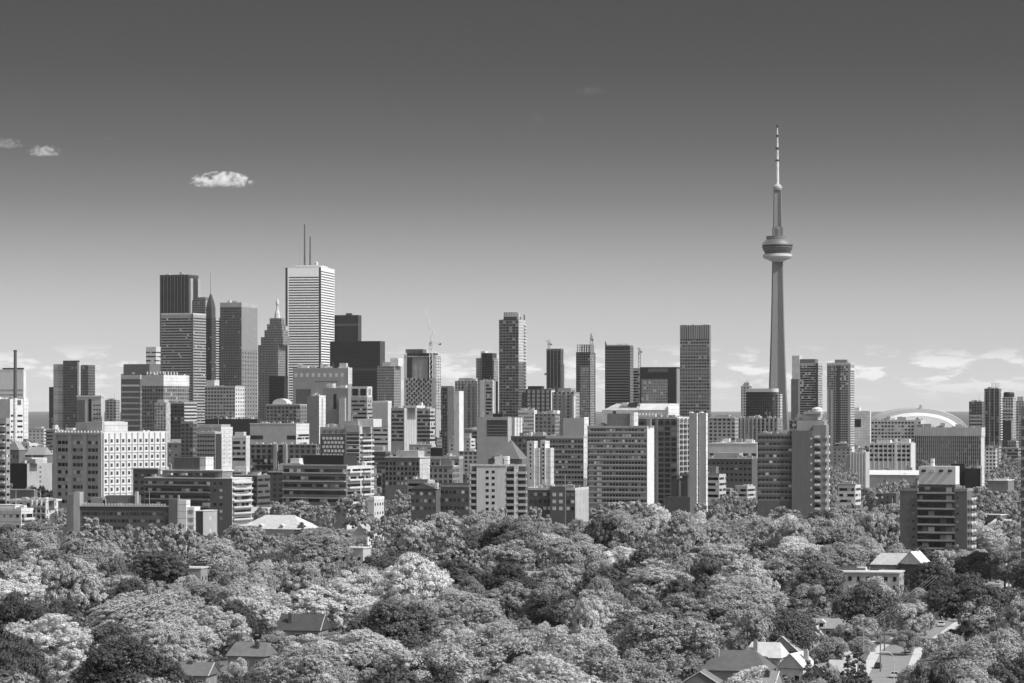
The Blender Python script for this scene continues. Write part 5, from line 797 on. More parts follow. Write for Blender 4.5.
# ================================================================== trees
rng = np.random.default_rng(11)
def crown_arrays(R, Hh, n_lobe, n_leaf, leaf, kind, seed):
    """leaf-sized faces clustered in lobes over an ellipsoid crown; origin at crown base"""
    g = np.random.default_rng(seed); Cs = []; Rs = []
    for i in range(n_lobe):
        while True:
            v = g.normal(size=3); v /= np.linalg.norm(v)
            if v[2] > -0.8: break
        f = g.uniform(.5, .84)
        if kind in ('spread', 'fuzzs'): c = np.array((v[0]*R*f, v[1]*R*f, Hh*.5+v[2]*Hh*.40*f))
        elif kind == 'cone': t = g.uniform(0, 1)**1.3; a = g.uniform(0, 2*math.pi); q = R*(1-t)*.8; c = np.array((q*math.cos(a), q*math.sin(a), Hh*(.05+.9*t)))
        else: c = np.array((v[0]*R*f, v[1]*R*f, Hh*.5+v[2]*Hh*.5*f*.95))
        Cs.append(c); Rs.append((g.uniform(.2, .36) if kind != 'cone' else .16+.14*(1-t))*R)
    Cs = np.array(Cs); Rs = np.array(Rs); sq = np.array((1, 1, .85))
    # clusters of twigs on every limb mass
    nsub = max(40, n_leaf//(9 if kind in ('fuzz', 'fuzzs') else 36)); idx = g.choice(n_lobe, nsub, p=Rs**2/(Rs**2).sum())
    d = g.normal(size=(nsub, 3)); d /= np.linalg.norm(d, axis=1)[:, None]; d[:, 2] = np.where(d[:, 2] < -.45, -d[:, 2], d[:, 2])
    SC_ = Cs[idx]+d*(Rs[idx]*g.uniform(.72, 1.12, nsub))[:, None]*sq
    keep = np.ones(nsub, bool)
    for c, r__ in zip(Cs, Rs): keep &= ~(np.linalg.norm((SC_-c)/sq, axis=1) < r__*.6)
    SC_ = SC_[keep]; sdir = d[keep]; nsub = len(SC_); SR = (g.uniform(.18, .4, nsub) if kind in ('fuzz', 'fuzzs') else g.uniform(.3, .8, nsub))*(R/8)*(1 if kind != 'cone' else 1.6)
    k2 = g.choice(nsub, n_leaf, p=SR**2/(SR**2).sum()); e_ = g.normal(size=(n_leaf, 3)); e_ /= np.linalg.norm(e_, axis=1)[:, None]
    e_ = e_+sdir[k2]*.35; e_ /= np.linalg.norm(e_, axis=1)[:, None]
    P = SC_[k2]+e_*(SR[k2]*(g.uniform(.5, 1.1, n_leaf)+g.exponential(.16, n_leaf)))[:, None]*np.array((1, 1, .75))
    nrm = e_+sdir[k2]*.5+g.normal(size=(n_leaf, 3))*.5+np.array((0, 0, .1)); nrm /= np.linalg.norm(nrm, axis=1)[:, None]; m = len(P)
    t = np.cross(nrm, g.normal(size=(m, 3))); t /= np.linalg.norm(t, axis=1)[:, None]; b = np.cross(nrm, t)
    s = leaf*g.uniform(.55, 1.35, (m, 1)); e = g.uniform(.5, .9, (m, 1))
    V = np.stack([P-t*s, P-b*s*e, P+t*s, P+b*s*e], 1).reshape(-1, 3)
    # dark heart so that light does not pour through
    k = MB()
    for c, r_ in zip(Cs, Rs): 
        rr_ = r_*(.22 if n_lobe > 60 else .38); k.lathe([(rr_*math.cos(a)+.01, c[2]+rr_*.8*math.sin(a)) for a in (-1.5, -.8, 0, .8, 1.5)], 7, c[0], c[1])
    return V, k
def crown_mesh(name, R, Hh, nl, nf, leaf, kind, seed):
    V, k = crown_arrays(R, Hh, nl, nf, leaf, kind, seed); n = len(V)//4; kv = np.array(k.v)
    me = bpy.data.meshes.new(name); faces = [tuple(int(i)+4*n for i in f) for f in k.f]
    loops = np.concatenate([np.arange(4*n)]+[np.array(f) for f in faces]); tot = np.concatenate([np.full(n, 4), np.array([len(f) for f in faces])]); st = np.concatenate([[0], np.cumsum(tot)[:-1]])
    me.vertices.add(4*n+len(kv)); me.vertices.foreach_set('co', np.concatenate([V, kv]).ravel().astype('f')); me.loops.add(len(loops)); me.loops.foreach_set('vertex_index', loops.astype('i')); me.polygons.add(len(tot)); me.polygons.foreach_set('loop_start', st.astype('i')); me.polygons.foreach_set('loop_total', tot.astype('i')); me.update(calc_edges=True); me.validate()
    return me
LM = {'pale': leafmat(.58), 'mid': leafmat(.4), 'dark': leafmat(.16)}
PROTO = []
for i, (R, Hh, nl, nf, lf, kd) in enumerate(((8, 13, 34, 34000, .22, 'round'), (8, 14.5, 42, 38000, .21, 'round'), (8, 12, 30, 50000, .17, 'fuzzs'), (8, 14.5, 40, 52000, .165, 'fuzz'), (8, 12, 48, 38000, .2, 'spread'), (8, 13.5, 26, 52000, .165, 'fuzz'), (8, 14.5, 52, 52000, .165, 'fuzz'), (8, 13, 38, 36000, .2, 'spread'))):
    PROTO.append((crown_mesh('crown', R, Hh, nl, nf, lf, kd, 100+i), Hh))
CONE = (crown_mesh('crown', 3.2, 14, 60, 9000, .22, 'cone', 300), 14)
SOFT = (crown_mesh('crown', 8, 12.5, 70, 56000, .16, 'fuzzs', 301), 12.5)
def trunk_mesh(seed):
    g = random.Random(seed); k = MB(); k.rod((0, 0, 0), (0.1, 0, 5), .42, .3, 8)
    for i in range(5):
        a = g.uniform(0, 6.28); r_ = g.uniform(2.5, 4.5); z = g.uniform(8, 12); k.rod((0.1, 0, g.uniform(3.5, 5)), (r_*.5*math.cos(a), r_*.5*math.sin(a), (z+4.5)/2+.8), .24, .15, 6).rod((r_*.5*math.cos(a), r_*.5*math.sin(a), (z+4.5)/2+.8), (r_*math.cos(a), r_*math.sin(a), z), .15, .05, 5)
    return k.mesh('trunk')
TRUNK = [trunk_mesh(i) for i in range(4)]; BARK = mat(.12, .95, .2, 1.0)
for t_ in TRUNK: t_.materials.append(BARK)
TREES = []     # records, realised after all are placed
def inquad(q, x, y):
    s = None
    for i in range(4):
        a = q[i]; b = q[(i+1) % 4]; c = (b[0]-a[0])*(y-a[1])-(b[1]-a[1])*(x-a[0])
        if s is None: s = c > 0
        elif (c > 0) != s: return False
    return True
def roaddist(x, y):
    best = 1e9
    for (x0, y0), (x1, y1) in zip(ROAD, ROAD[1:]):
        t = max(0, min(1, ((x-x0)*(x1-x0)+(y-y0)*(y1-y0))/((x1-x0)**2+(y1-y0)**2))); best = min(best, math.hypot(x-x0-t*(x1-x0), y-y0-t*(y1-y0)))
    return best
def free(x, y, r):
    if roaddist(x, y) < 4+r*.5: return False
    for hx, hy, hr, *_ in HOUSES:
        if math.hypot(x-hx, y-hy) < hr+r*.55: return False
    for q, bb in FOOT:
        if abs(q[0][0]-x) < 120 and abs(q[0][1]-y) < 140:
            for dx, dy in ((0, 0), (r*.6, 0), (-r*.6, 0), (0, r*.6), (0, -r*.6)):
                if inquad(q, x+dx, y+dy): return False
    return True
# what must stay visible: (px0, px1, py0, py1, distance of the thing)
CLEAR = [(712, 770, 645, 683, 665), (690, 712, 668, 683, 610), (755, 780, 641, 655, 715), (777, 803, 634, 650, 735), (790, 813, 624, 640, 780), (800, 848, 619, 631, 830), (788, 806, 651, 672, 690), (868, 898, 640, 683, 830), (856, 868, 632, 683, 690), (922, 940, 620, 638, 870), (985, 1012, 562, 584, 1080), (893, 911, 610, 629, 880),
         (925, 962, 672, 683, 595), (290, 318, 612, 624, 775), (240, 268, 640, 651, 695), (175, 210, 661, 672, 645), (165, 204, 566, 574, 1050), (248, 320, 513, 534, 1450), (356, 372, 524, 534, 1360), (338, 366, 547, 556, 1190), (509, 547, 571, 578, 1060), (830, 905, 571, 578, 1000), (874, 926, 550, 571, 1070), (938, 952, 542, 550, 1130), (733, 757, 490, 494, 1950), (820, 850, 640, 668, 690),
         (53, 165, 430, 500, 1500), (67, 195, 490, 526, 1320), (145, 252, 455, 524, 1400), (0, 58, 495, 524, 1285), (283, 395, 440, 508, 1450), (410, 592, 455, 510, 1290), (587, 655, 425, 500, 1600), (655, 710, 412, 480, 1500), (665, 695, 472, 503, 1350), (755, 832, 430, 500, 1440), (898, 978, 460, 538, 1140), (546, 590, 437, 480, 1700), (196, 218, 510, 526, 1320), (978, 1020, 478, 488, 1980), (856, 900, 490, 504, 1840), (707, 758, 440, 480, 1980), (826, 832, 430, 506, 1440), (860, 920, 468, 480, 2440), (962, 986, 466, 484, 1940), (912, 986, 428, 465, 2600), (985, 1010, 514, 519, 1470), (948, 956, 565, 590, 850)]
def blocks(x, D, r, zt, zl=None):
    p = 512+F*x/D; rp = r*F/D*.85; yt = HOR+(EYE-zt)*F/D; yb = HOR+(EYE-zt*.25)*F/D
    for a, b, c, d, Dc in CLEAR:
        if D < Dc and p+rp > a and p-rp < b and yt+2 < d and yb > c: return True
    return False
def add_tree(x, y, w, zt, tone, kind='broad', proto=None): TREES.append(dict(x=x, y=y, w=w, zt=zt, tone=tone, kind=kind, proto=proto))
def by_pic(px, py, wpx, tone, kind='broad', zt=17.0, D=None, proto=None):
    if D is None: D = (EYE-zt)*F/(py-HOR)
    else: zt = PZ(py, D)
    w_ = wpx*F and wpx*D/F
    add_tree(PX(px, D), D, w_, zt, tone, kind, proto); return D
# trees read off the photograph
for a in ((140, 512, 60, 'dark'), (98, 516, 44, 'pale'), (35, 520, 56, 'mid'), (62, 528, 44, 'dark'), (105, 538, 46, 'mid'), (160, 548, 60, 'dark'), (35, 568, 75, 'dark'), (110, 572, 90, 'pale'), (145, 592, 120, 'mid'), (45, 610, 95, 'pale'), (5, 628, 60, 'dark'), (215, 538, 55, 'pale'), (245, 522, 50, 'mid'), (278, 553, 72, 'dark'), (260, 585, 80, 'pale'), (330, 580, 95, 'pale'), (310, 500, 55, 'dark'), (318, 528, 60, 'mid'),
          (395, 552, 72, 'dark'), (383, 515, 40, 'pale'), (425, 505, 55, 'mid'), (410, 508, 50, 'pale'), (445, 512, 45, 'mid'), (480, 521, 60, 'pale'), (505, 538, 55, 'mid'), (540, 528, 60, 'pale'), (560, 522, 50, 'mid'), (590, 520, 60, 'mid'), (640, 498, 62, 'dark'), (612, 503, 55, 'mid'), (598, 566, 66, 'dark'), (560, 562, 60, 'mid'), (505, 562, 55, 'dark'), (620, 545, 60, 'pale'), (660, 560, 80, 'mid'), (600, 590, 90, 'mid'), (470, 590, 85, 'mid'), (500, 620, 110, 'pale'), (575, 622, 90, 'pale'),
          (655, 605, 115, 'dark'), (700, 590, 95, 'mid'), (745, 575, 90, 'mid'), (750, 598, 60, 'mid'), (430, 640, 100, 'pale'), (355, 625, 110, 'pale'), (300, 645, 90, 'mid'), (545, 655, 110, 'pale'), (610, 640, 90, 'mid'), (160, 620, 90, 'mid'), (95, 640, 110, 'pale'), (745, 520, 60, 'mid'), (770, 528, 60, 'pale'), (700, 505, 55, 'dark'), (800, 535, 60, 'pale'), (838, 540, 55, 'mid'), (690, 520, 50, 'mid'), (845, 508, 50, 'mid'), (880, 520, 55, 'pale'), (720, 540, 65, 'mid'), (770, 556, 70, 'mid'), (820, 560, 60, 'dark'),
          (862, 536, 54, 'pale'), (985, 520, 50, 'pale'), (970, 548, 44, 'dark'), (1005, 545, 48, 'mid'), (930, 556, 44, 'dark'), (990, 488, 46, 'pale'), (1005, 500, 40, 'mid'), (1000, 626, 80, 'pale'), (955, 640, 100, 'mid'), (928, 656, 56, 'dark'), (940, 632, 60, 'mid'), (1010, 650, 70, 'dark'), (985, 664, 80, 'pale'), (755, 664, 50, 'pale', 'broad', 9.5)):
    by_pic(*a)
for i_ in range(9): by_pic(834+i_*9, 484+(i_*5) % 7, 24, ('mid', 'pale', 'mid', 'dark')[i_ % 4], 'broad', 17, 1950+(i_ % 3)*12)
for i_ in range(8): by_pic(982+i_*6, 489+(i_*4) % 9, 24, ('pale', 'pale', 'mid', 'dark')[i_ % 4], 'broad', 17, 1800+(i_ % 3)*12)
for i_ in range(9): by_pic(972+i_*6, 470+(i_*4) % 9, 20, ('mid', 'pale', 'dark')[i_ % 3], 'broad', 17, 2350+(i_ % 3)*15)
for i_ in range(8): by_pic(897+i_*11, 543+(i_*5) % 8, 32, ('mid', 'pale', 'dark')[i_ % 3], 'broad', 17, 1122+(i_ % 2)*6)
for a_ in ((862, 612, 40, 'mid', 11), (905, 628, 30, 'mid', 7), (915, 600, 44, 'pale', 12), (845, 622, 30, 'mid', 8), (860, 636, 26, 'mid', 6), (850, 655, 24, 'pale', 5), (838, 672, 26, 'mid', 5), (925, 590, 40, 'mid', 13)): by_pic(a_[0], a_[1], a_[2], a_[3], 'broad', a_[4])
by_pic(864, 576, 62, 'dark', 'soft', 19); by_pic(966, 570, 78, 'dark', 'soft', 20); by_pic(790, 606, 52, 'dark', 'soft', 15); by_pic(815, 498, 24, 'dark', 'soft', 17); by_pic(20, 640, 66, 'dark', 'soft', 16)
for a in ((823, 645, 8), (512, 555, 12), (684, 492, 9), (388, 440, 8), (900, 560, 9), (845, 650, 9), (858, 640, 10), (300, 520, 8), (812, 655, 9)): by_pic(a[0], a[1], a[2]*2.2, 'dark', 'cone', 12)
rb = random.Random(5)
for px_ in range(-20, 1045, 17):
    for D_ in (1190, 1270):
        x_ = PX(px_+rb.uniform(-8, 8), D_); y_ = D_+rb.uniform(-25, 25); w_ = rb.uniform(14, 24); z_ = rb.uniform(18, 25.5)
        if free(x_, y_, w_/2) and not blocks(x_, y_, w_/2, z_): add_tree(x_, y_, w_, z_, rb.choice(['pale', 'mid', 'mid', 'dark']))
NHAND = len(TREES)
r_ = random.Random(21); D = 505.0
while D < 1640:
    step = 27+D*.026; xh = D*.19; x = -xh+r_.uniform(0, 12)
    while x < xh:
        w_ = r_.choice([12, 14, 16, 18, 20, 23]); y = D+r_.uniform(-.5, .5)*step; zt = min(24, max(9, w_*.72+r_.uniform(1, 10)))
        xx = x+w_/2
        near = any(abs(t['x']-xx) < (t['w']+w_)*.36 and abs(t['y']-y) < 30 for t in TREES)
        tone = r_.choice(['pale', 'pale', 'pale', 'mid', 'mid', 'mid', 'dark', 'dark'])
        for q in (1.0, .8, .62, .48, .36):
            if q == 1.0 and near: continue
            if not free(xx, y, w_*q/2) or blocks(xx, y, w_*q/2, zt*q): continue
            if near and q > .75: continue
            add_tree(xx, y, w_*q, zt*q, tone); break
        x += w_*r_.uniform(.78, 1.05)
    D += step
# taller individual sizes: nearest 300 broadleaf trees stand alone, the rest is one mass
broad = [t for t in TREES if t['kind'] == 'broad']
vis = [t for t in broad if abs(F*t['x']/t['y']) < 512+t['w']*F/t['y']/2]
vis.sort(key=lambda t: t['y']-(200 if TREES.index(t) < NHAND else 0)-t['w']*12); alone = vis[:300]; aid = set(id(t) for t in alone); mass = [t for t in broad if id(t) not in aid and t['y'] > 700]
# distant green among the city blocks
D = 1660.0
while D < 3900:
    x = -D*.185
    while x < D*.185:
        w_ = r_.uniform(9, 15); zt = r_.uniform(9, 14); zt = zt+5 if x/D > .07 else zt; y = D+r_.uniform(-25, 25); px = 512+F*x/y
        dens = .95 if px > 700 else .75
        if r_.random() < dens and free(x, y, w_/2) and not blocks(x, y, w_/2, zt): mass.append(dict(x=x, y=y, w=w_, zt=zt, tone='mid', kind='broad', proto=None))
        x += w_*r_.uniform(.8, 1.8)
    D += 60+D*.02
LAND.sort()
NUMW = ['nearest', 'second nearest', 'third nearest', 'fourth nearest', 'fifth nearest', 'sixth nearest', 'seventh nearest', 'eighth nearest', 'ninth nearest', 'tenth nearest', 'eleventh nearest', 'twelfth nearest', 'thirteenth nearest', 'fourteenth nearest', 'fifteenth nearest', 'sixteenth nearest', 'seventeenth nearest', 'eighteenth nearest', 'nineteenth nearest', 'twentieth nearest']
NUMW += ['%d%s nearest' % (n, {1: 'st', 2: 'nd', 3: 'rd'}.get(n % 10, 'th')) for n in range(21, 60)]
def realise(t, name, label, group):
    hgt = t['zt']; sw = t['w']/16.0
    me, Hh = CONE if t['kind'] == 'cone' else SOFT if t['kind'] == 'soft' else PROTO[r_.randrange(len(PROTO)) if t['proto'] is None else t['proto']]
    if t['kind'] == 'cone': sw = t['w']/6.0
    ch = hgt*.9; root = top_empty(name, (t['x'], t['y'], 0), r_.uniform(0, 6.28)); prop(root, label, 'tree', group)
    c = bpy.data.objects.new('crown', me); C.objects.link(c)
    if not me.materials: me.materials.append(LM['mid'])
    c.parent = root; c.location = (0, 0, hgt-ch); c.rotation_euler = (r_.gauss(0, .1), r_.gauss(0, .1), 0); c.scale = (sw*r_.uniform(.9, 1.12), sw*r_.uniform(.9, 1.12), ch/Hh*.97); c.material_slots[0].link = 'OBJECT'; c.material_slots[0].material = LM[t['tone']]
    tk = bpy.data.objects.new('trunk', TRUNK[r_.randrange(4)]); C.objects.link(tk); tk.parent = root; s = hgt/16; tk.scale = (s, s, s)
cols = {}
for t in alone:
    p = 512+F*t['x']/t['y']; q = min(LAND, key=lambda l: abs(l[0]-p)); cols.setdefault(q[2], []).append(t)
TW = {'pale': 'pale bright', 'mid': 'mid grey', 'dark': 'dark'}
for ph, L in cols.items():
    L.sort(key=lambda t: t['y'])
    for i, t in enumerate(L):
        sz = 'large' if t['w']*F/t['y'] > 70 else 'small' if t['w']*F/t['y'] < 38 else 'full'
        realise(t, 'broadleaf_tree', '%s %s tree, %s below %s' % (sz, TW[t['tone']], NUMW[i], ph), 'broadleaf trees of the canopy')
for t, lb in zip([t for t in TREES if t['kind'] == 'soft'], ('soft dark weeping tree behind the bottom right houses, left of the street', 'largest soft dark tree, right of the street below the brick apartment block', 'smaller soft dark tree over the bottom right roofs', 'small solid dark tree at the foot of the dark brick apartment slab', 'blurred dark tree at the bottom left corner')): realise(t, 'willow_tree', lb, 'soft dark trees')
for t, lb in zip([t for t in TREES if t['kind'] == 'cone'], ('pointed conifer left among the bottom right roofs', 'pointed dark conifer above the grey walled low house', 'thin conifer beside the dark two-towered church', 'small dark conifer far behind near the brick hall', 'conifer by the hip-roofed pale house, right foreground', 'conifer beside the small white fronted house', 'conifer left of the wooden utility pole', 'conifer before the broad hipped villa roof', 'second pointed conifer in front of the bottom right roofs')): realise(t, 'conifer_tree', lb, 'pointed conifers')
# shrubs and hedges filling the yards: one uncountable mass
SH = [crown_arrays(1.6, 2.6, 9, 230, .34, 'round', 700+i)[0] for i in range(5)]
for V in SH: c_ = V.reshape(-1, 4, 3).mean(1, keepdims=True)
SV = []; D = 520.0
while D < 1330:
    x = -D*.185
    while x < D*.185:
        y = D+r_.uniform(-4, 4); xx = x+r_.uniform(-2.5, 2.5); s = r_.uniform(.6, 1.5)
        rd = roaddist(xx, y)
        if rd > 7.6+s and all(math.hypot(xx-h[0], y-h[1]) > h[2]*.8+s*1.2 for h in HOUSES):
            V = SH[r_.randrange(5)]; a = r_.uniform(0, 6.28); ca, sa = math.cos(a), math.sin(a); W_ = np.empty_like(V); W_[:, 0] = (V[:, 0]*ca-V[:, 1]*sa)*s+xx; W_[:, 1] = (V[:, 0]*sa+V[:, 1]*ca)*s+y; W_[:, 2] = V[:, 2]*s; SV.append(W_)
        x += r_.uniform(4, 9)
    D += 7
def quadmesh(name, VV, m, label, cat):
    n = len(VV)//4; me = bpy.data.meshes.new(name); me.vertices.add(4*n); me.vertices.foreach_set('co', VV.ravel().astype('f')); me.loops.add(4*n); me.loops.foreach_set('vertex_index', np.arange(4*n, dtype='i')); me.polygons.add(n); me.polygons.foreach_set('loop_start', np.arange(0, 4*n, 4, dtype='i')); me.polygons.foreach_set('loop_total', np.full(n, 4, 'i')); me.update(calc_edges=True)
    o = linkmesh(name, me, m); prop(o, label, cat, None, 'stuff'); return o
quadmesh('shrubbery', np.concatenate(SV), leafmat(.24), 'shrubs and hedges filling the yards under the trees', 'shrubs')
# the mass of farther treetops: one object
LOW = [crown_arrays(8, 12, 30, 4200, .5, k_, 500+i)[0] for i, k_ in enumerate(('round', 'spread', 'round', 'spread'))]
VV = []
for t in mass:
    V = LOW[r_.randrange(4)]; 
    if t['y'] > 1800: q = V.reshape(-1, 4, 3); V = q[::3].reshape(-1, 3)*1.0; V = (V.reshape(-1, 4, 3)-V.reshape(-1, 4, 3).mean(1, keepdims=True))*1.5+V.reshape(-1, 4, 3).mean(1, keepdims=True); V = V.reshape(-1, 3)
    a = r_.uniform(0, 6.28); ca, sa = math.cos(a), math.sin(a); s = t['w']/16; ch = t['zt']*.8
    W_ = np.empty_like(V); W_[:, 0] = (V[:, 0]*ca-V[:, 1]*sa)*s+t['x']; W_[:, 1] = (V[:, 0]*sa+V[:, 1]*ca)*s+t['y']; W_[:, 2] = V[:, 2]*ch/12+t['zt']-ch; VV.append(W_)
VV = np.concatenate(VV); n = len(VV)//4; me = bpy.data.meshes.new('distant_treetops'); me.vertices.add(4*n); me.vertices.foreach_set('co', VV.ravel().astype('f')); me.loops.add(4*n); me.loops.foreach_set('vertex_index', np.arange(4*n, dtype='i')); me.polygons.add(n); me.polygons.foreach_set('loop_start', np.arange(0, 4*n, 4, dtype='i')); me.polygons.foreach_set('loop_total', np.full(n, 4, 'i')); me.update(calc_edges=True)
lmf = leafmat(.31); o = linkmesh('distant_treetops', me, lmf); prop(o, 'treetops between the farther city blocks, reading as one mass', 'trees', None, 'stuff')
print('trees alone', len(alone), 'mass', len(mass), 'faces', n, 'landmarks', {k: len(v) for k, v in cols.items()})
# ================================================================== lesser blocks between the named buildings
rf = random.Random(77); nf = 0; NEAR = {}
FILL = []
def footfree(x, y, w, d):
    for q, bb in FOOT:
        if abs(q[0][0]-x) < 160 and abs(q[0][1]-y) < 170:
            for i in range(4):
                for j in range(4):
                    if inquad(q, x-w+w*i/3, y+d*j/3): return False
            if x-w-3 < q[0][0] < x+3 and y-3 < q[0][1] < y+d+3: return False
            if x-w-3 < q[1][0] < x+3 and y-3 < q[1][1] < y+d+3: return False
    return True
NAMED = [(bb, 512+F*bb.cx/bb.cy) for q, bb in FOOT]
for D in (1750, 1950, 2150, 2400, 2650, 2950, 3200, 3500, 3900, 4300):
    px = -15+rf.uniform(0, 20)
    while px < 1030:
        wpx = rf.uniform(8, 24); ymin = 428 if D > 2600 else 442 if D > 2250 else 464
        if px > 700: ymin += 8 if D > 2600 else 30 if D > 2250 else 20
        if px > 700 and D < 3000 and rf.random() < .6: px += wpx; continue
        if px > 860: ymin += 2
        yt = rf.uniform(ymin, ymin+18 if D > 2200 else ymin+22); y = D+rf.uniform(-60, 60); zt = PZ(yt, y); xc = px+wpx; x = PX(xc, y); w_ = wpx*y/F
        if zt > 5 and rf.random() < .8 and footfree(x+4, y, w_+8, 26) and roaddist(x, y) > w_+8:
            FILL.append((px, xc, yt, y, w_))
        px += wpx+rf.uniform(1, 15)
KINDS = (('dark brick', BRD, .08), ('grey', mat(.3), .3), ('pale', mat(.6), .6), ('brick', BR, .16), ('light grey', mat(.45), .45), ('dull grey', mat(.2), .2))
cnt = {}
def wpx_of(a, c): return (c-a)/2
FILL.sort(key=lambda f: f[3])
for px, xc, yt, y, w_ in FILL:
    kd = rf.choice(KINDS); kn, km, kg = kd; near = min((n for n in NAMED if n[0].D < y*1.6), key=lambda n: abs(n[1]-xc)+abs(n[0].D-y)*.01)
    nm = near[0].root['label'].split(',')[0].split()[:6]
    while nm[-1] in ('a', 'an', 'the', 'with', 'of', 'and', 'in', 'its', 'to', 'two', 'dark', 'pale', 'white', 'grey', 'small', 'bright', 'at', 'right', 'left', 'low', 'one', 'long', 'flat', 'close', 'over', 'behind', 'under', 'by'): nm.pop()
    nm = ' '.join(nm)
    h = 'low' if PZ(yt, y) < 22 else 'mid-height'
    rel = 'behind' if abs(xc-wpx_of(px, xc)-near[1]) < 9 and y > near[0].D else 'in front of' if abs(xc-near[1]) < 9 else 'left of' if xc < near[1] else 'right of'
    wd = 'narrow' if xc-px < 13 else 'wide' if xc-px > 19 else 'square'
    lab = '%s %s %s block %s the %s' % (wd, h, kn, rel, nm); c_ = cnt.get(lab, 0); cnt[lab] = c_+1
    if c_: lab = ('farther ', 'farthest ', 'small ', 'plain ')[min(c_, 4)-1]+lab
    b = Bldg('low_building' if h == 'low' else 'office_block', lab, 'building', px, xc, xc+.1, yt, y, yaw=rf.choice((14, 18, 22)), d=rf.uniform(10, 18), group='lesser city blocks'); nf += 1
    if rf.random() < .45 or h == 'low':
        b.body(km); rows = max(1, int(min(b.zt, 30)/3.4)); cl = max(2, int(b.w/4.2)); wc = rf.random()
        if wc < .5: b.wins('f', b.zt-.8, max(1, b.zt-.8-rows*3.4), rows, min(cl, 10), 1.7, 1.4, GLL, cap=100)
        else: b.bands('f', b.zt-.8, max(1, b.zt-.8-rows*3.4), rows, 1.5, GL)
        b.bands('r', b.zt-.8, max(1, b.zt-.8-rows*3.4), rows, 1.4, GL)
    else: b.body(facade(round(kg, 2), .06, rf.choice((3, 3.8, 4.6)), 3.3, .4, .4, .5, .08, rf.choice((.2, .5, .75))))
    b.part('roof_edge', mat(rf.choice((.2, .4, .6))), -b.w-.3, .3, -.3, .4, b.zt+.003, b.zt+.8)
    if rf.random() < .6: b.part('roof_deck', mat(rf.choice((.15, .5, .8))), -b.w+.6, -.4, .7, b.d-.4, b.zt+.004, b.zt+.3)
    q = rf.uniform(.1, .4)*b.w
    if rf.random() < .7 and b.w > 12: b.part('penthouse', mat(rf.choice((.12, .35, .7))), -b.w*.5-q*.5, -b.w*.5+q, b.d*.3, b.d*.7, b.zt+.31, b.zt+rf.uniform(2.5, 5))
    b.clutter(rf.randrange(2, 5), 3, 3.5)
    if rf.random() < .3: MB().rod((-b.w*.6, 3, b.zt), (-b.w*.6, 3, b.zt+rf.uniform(4, 8)), .2, .1).build('roof_mast', W4, b.root)
print('fillers', nf)
for q, bb in FOOT[:]:
    if bb.D < 3600 and bb.w > 9 and bb.d > 8 and not bb.root.get('group') == 'lesser city blocks' and bb.root.name.split('.')[0] not in ('chimney', 'fin_slab', 'church_hall', 'stadium', 'arena_hall'):
        bb.clutter(11, 99, 2.6, .25)
        MB().rod((-bb.w*.3, bb.d*.4, bb.zt), (-bb.w*.3, bb.d*.4, bb.zt+rf.uniform(5, 9)), .18, .08).build('roof_mast', W3, bb.root)
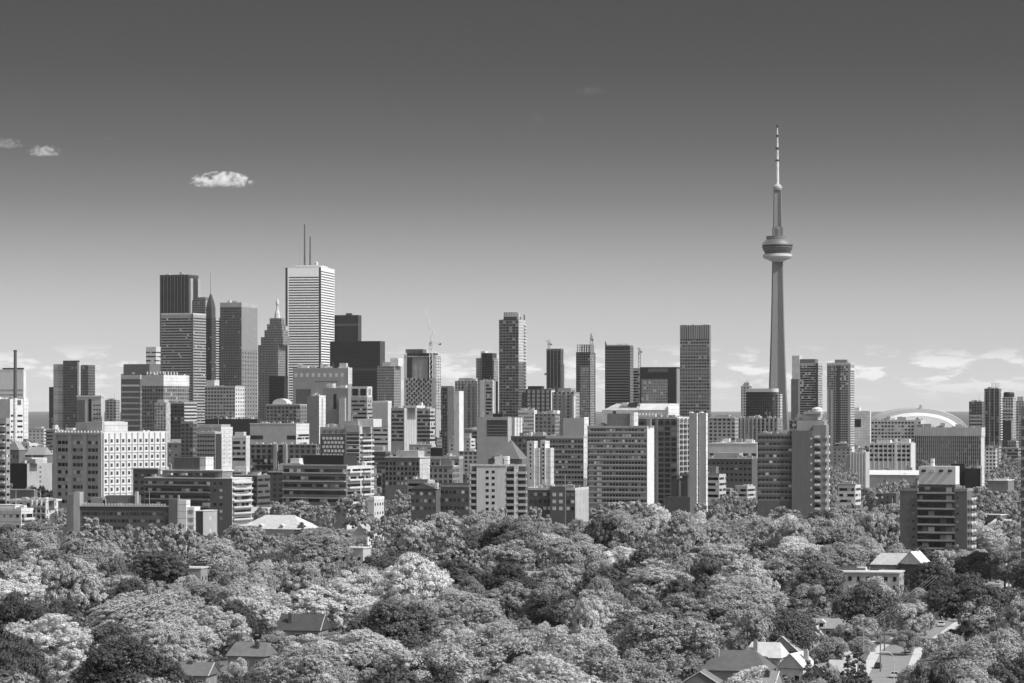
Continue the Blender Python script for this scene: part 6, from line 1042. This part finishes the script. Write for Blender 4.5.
# ================================================================== clouds: small bodies of real vapour
def cloudmat(seed, dens, rag, flat):
    m = bpy.data.materials.new('cloud vapour'); m.use_nodes = True; t = m.node_tree; t.nodes.remove(t.nodes['Principled BSDF'])
    tc = N(t, 'ShaderNodeTexCoord'); s = N(t, 'ShaderNodeSeparateXYZ'); t.links.new(tc.outputs['Object'], s.inputs[0])
    ln = N(t, 'ShaderNodeVectorMath', operation='DOT_PRODUCT'); t.links.new(tc.outputs['Object'], ln.inputs[0]); t.links.new(tc.outputs['Object'], ln.inputs[1])
    mp = N(t, 'ShaderNodeMapping'); mp.inputs['Location'].default_value = (seed*3.1, 0, seed); mp.inputs['Rotation'].default_value = (0, -.5, 0); mp.inputs['Scale'].default_value = (3.2, 1.2, 1.5); t.links.new(tc.outputs['Object'], mp.inputs[0])
    n = N(t, 'ShaderNodeTexNoise'); n.inputs['Scale'].default_value = 1.4; n.inputs['Detail'].default_value = 7; n.inputs['Roughness'].default_value = .62; t.links.new(mp.outputs[0], n.inputs['Vector'])
    f = M2(t, 'ADD', M2(t, 'SUBTRACT', .62, ln.outputs['Value']), M2(t, 'MULTIPLY', M2(t, 'SUBTRACT', n.outputs[0], .5), rag))
    f = M2(t, 'MULTIPLY', M2(t, 'MULTIPLY', f, .8, True), M2(t, 'MULTIPLY', M2(t, 'ADD', s.outputs[2], flat), 4.0, True))
    sc = N(t, 'ShaderNodeVolumeScatter'); sc.inputs['Color'].default_value = (1, 1, 1, 1); sc.inputs['Anisotropy'].default_value = 0.0
    t.links.new(M2(t, 'MULTIPLY', f, dens), sc.inputs['Density']); t.links.new(sc.outputs[0], t.nodes['Material Output'].inputs['Volume']); return m
def cloud(label, px0, px1, py0, py1, D, dens, rag, seed, flat=.45, tilt=0.0, group='small clouds high in the sky'):
    k = MB().lathe([(max(.02, math.cos(a)), math.sin(a)) for a in np.linspace(-1.5, 1.5, 9)], 20); o = k.build('cloud', cloudmat(seed, dens, rag, flat))
    o.location = (PX((px0+px1)/2, D), D, PZ((py0+py1)/2, D)); o.scale = ((px1-px0)/2*D/F, (px1-px0)/4*D/F, (py1-py0)/2*D/F); o.rotation_euler = (0, tilt, 0); prop(o, label, 'cloud', group)
cloud('brightest white cloud with ragged upper edge, upper left sky above the tallest black tower', 188, 255, 171, 193, 12000, .045, 9, 1, .5)
cloud('small flat white cloud at far left of the sky', 24, 64, 144, 161, 13000, .03, 3.4, 2, .5)
cloud('faint streaky cloud touching the left picture edge', -14, 26, 136, 152, 13000, .009, 4.0, 3, .6)
cloud('very faint wisp high above the centre of the skyline', 572, 610, 84, 98, 14000, .0012, 4.0, 4, .7)
cloud('tiny faint wisp above the tall plain slab', 638, 664, 184, 193, 14000, .0007, 4.0, 5, .7)
cloud('tiny wisp left of the centre of the sky, upper middle', 528, 546, 112, 124, 14000, .0012, 6.0, 6, .7)
cloud('hair-thin faint streak between the two left clouds and the bright one', 100, 118, 135, 142, 13500, .0015, 6.0, 7, .7)
# ================================================================== air
h = MB().box(-16000, 16000, -400, 60000, -3, 640).build('haze', None); h['kind'] = 'stuff'
hm = bpy.data.materials.new('thin summer haze'); hm.use_nodes = True; ht = hm.node_tree; ht.nodes.remove(ht.nodes['Principled BSDF'])
pv = N(ht, 'ShaderNodeVolumePrincipled'); pv.inputs['Color'].default_value = (.95, .95, .95, 1); pv.inputs['Density'].default_value = HAZE = 0.8e-5; pv.inputs['Anisotropy'].default_value = 0.2
ht.links.new(pv.outputs[0], ht.nodes['Material Output'].inputs['Volume']); h.data.materials.append(hm)
h.display_type = 'WIRE'
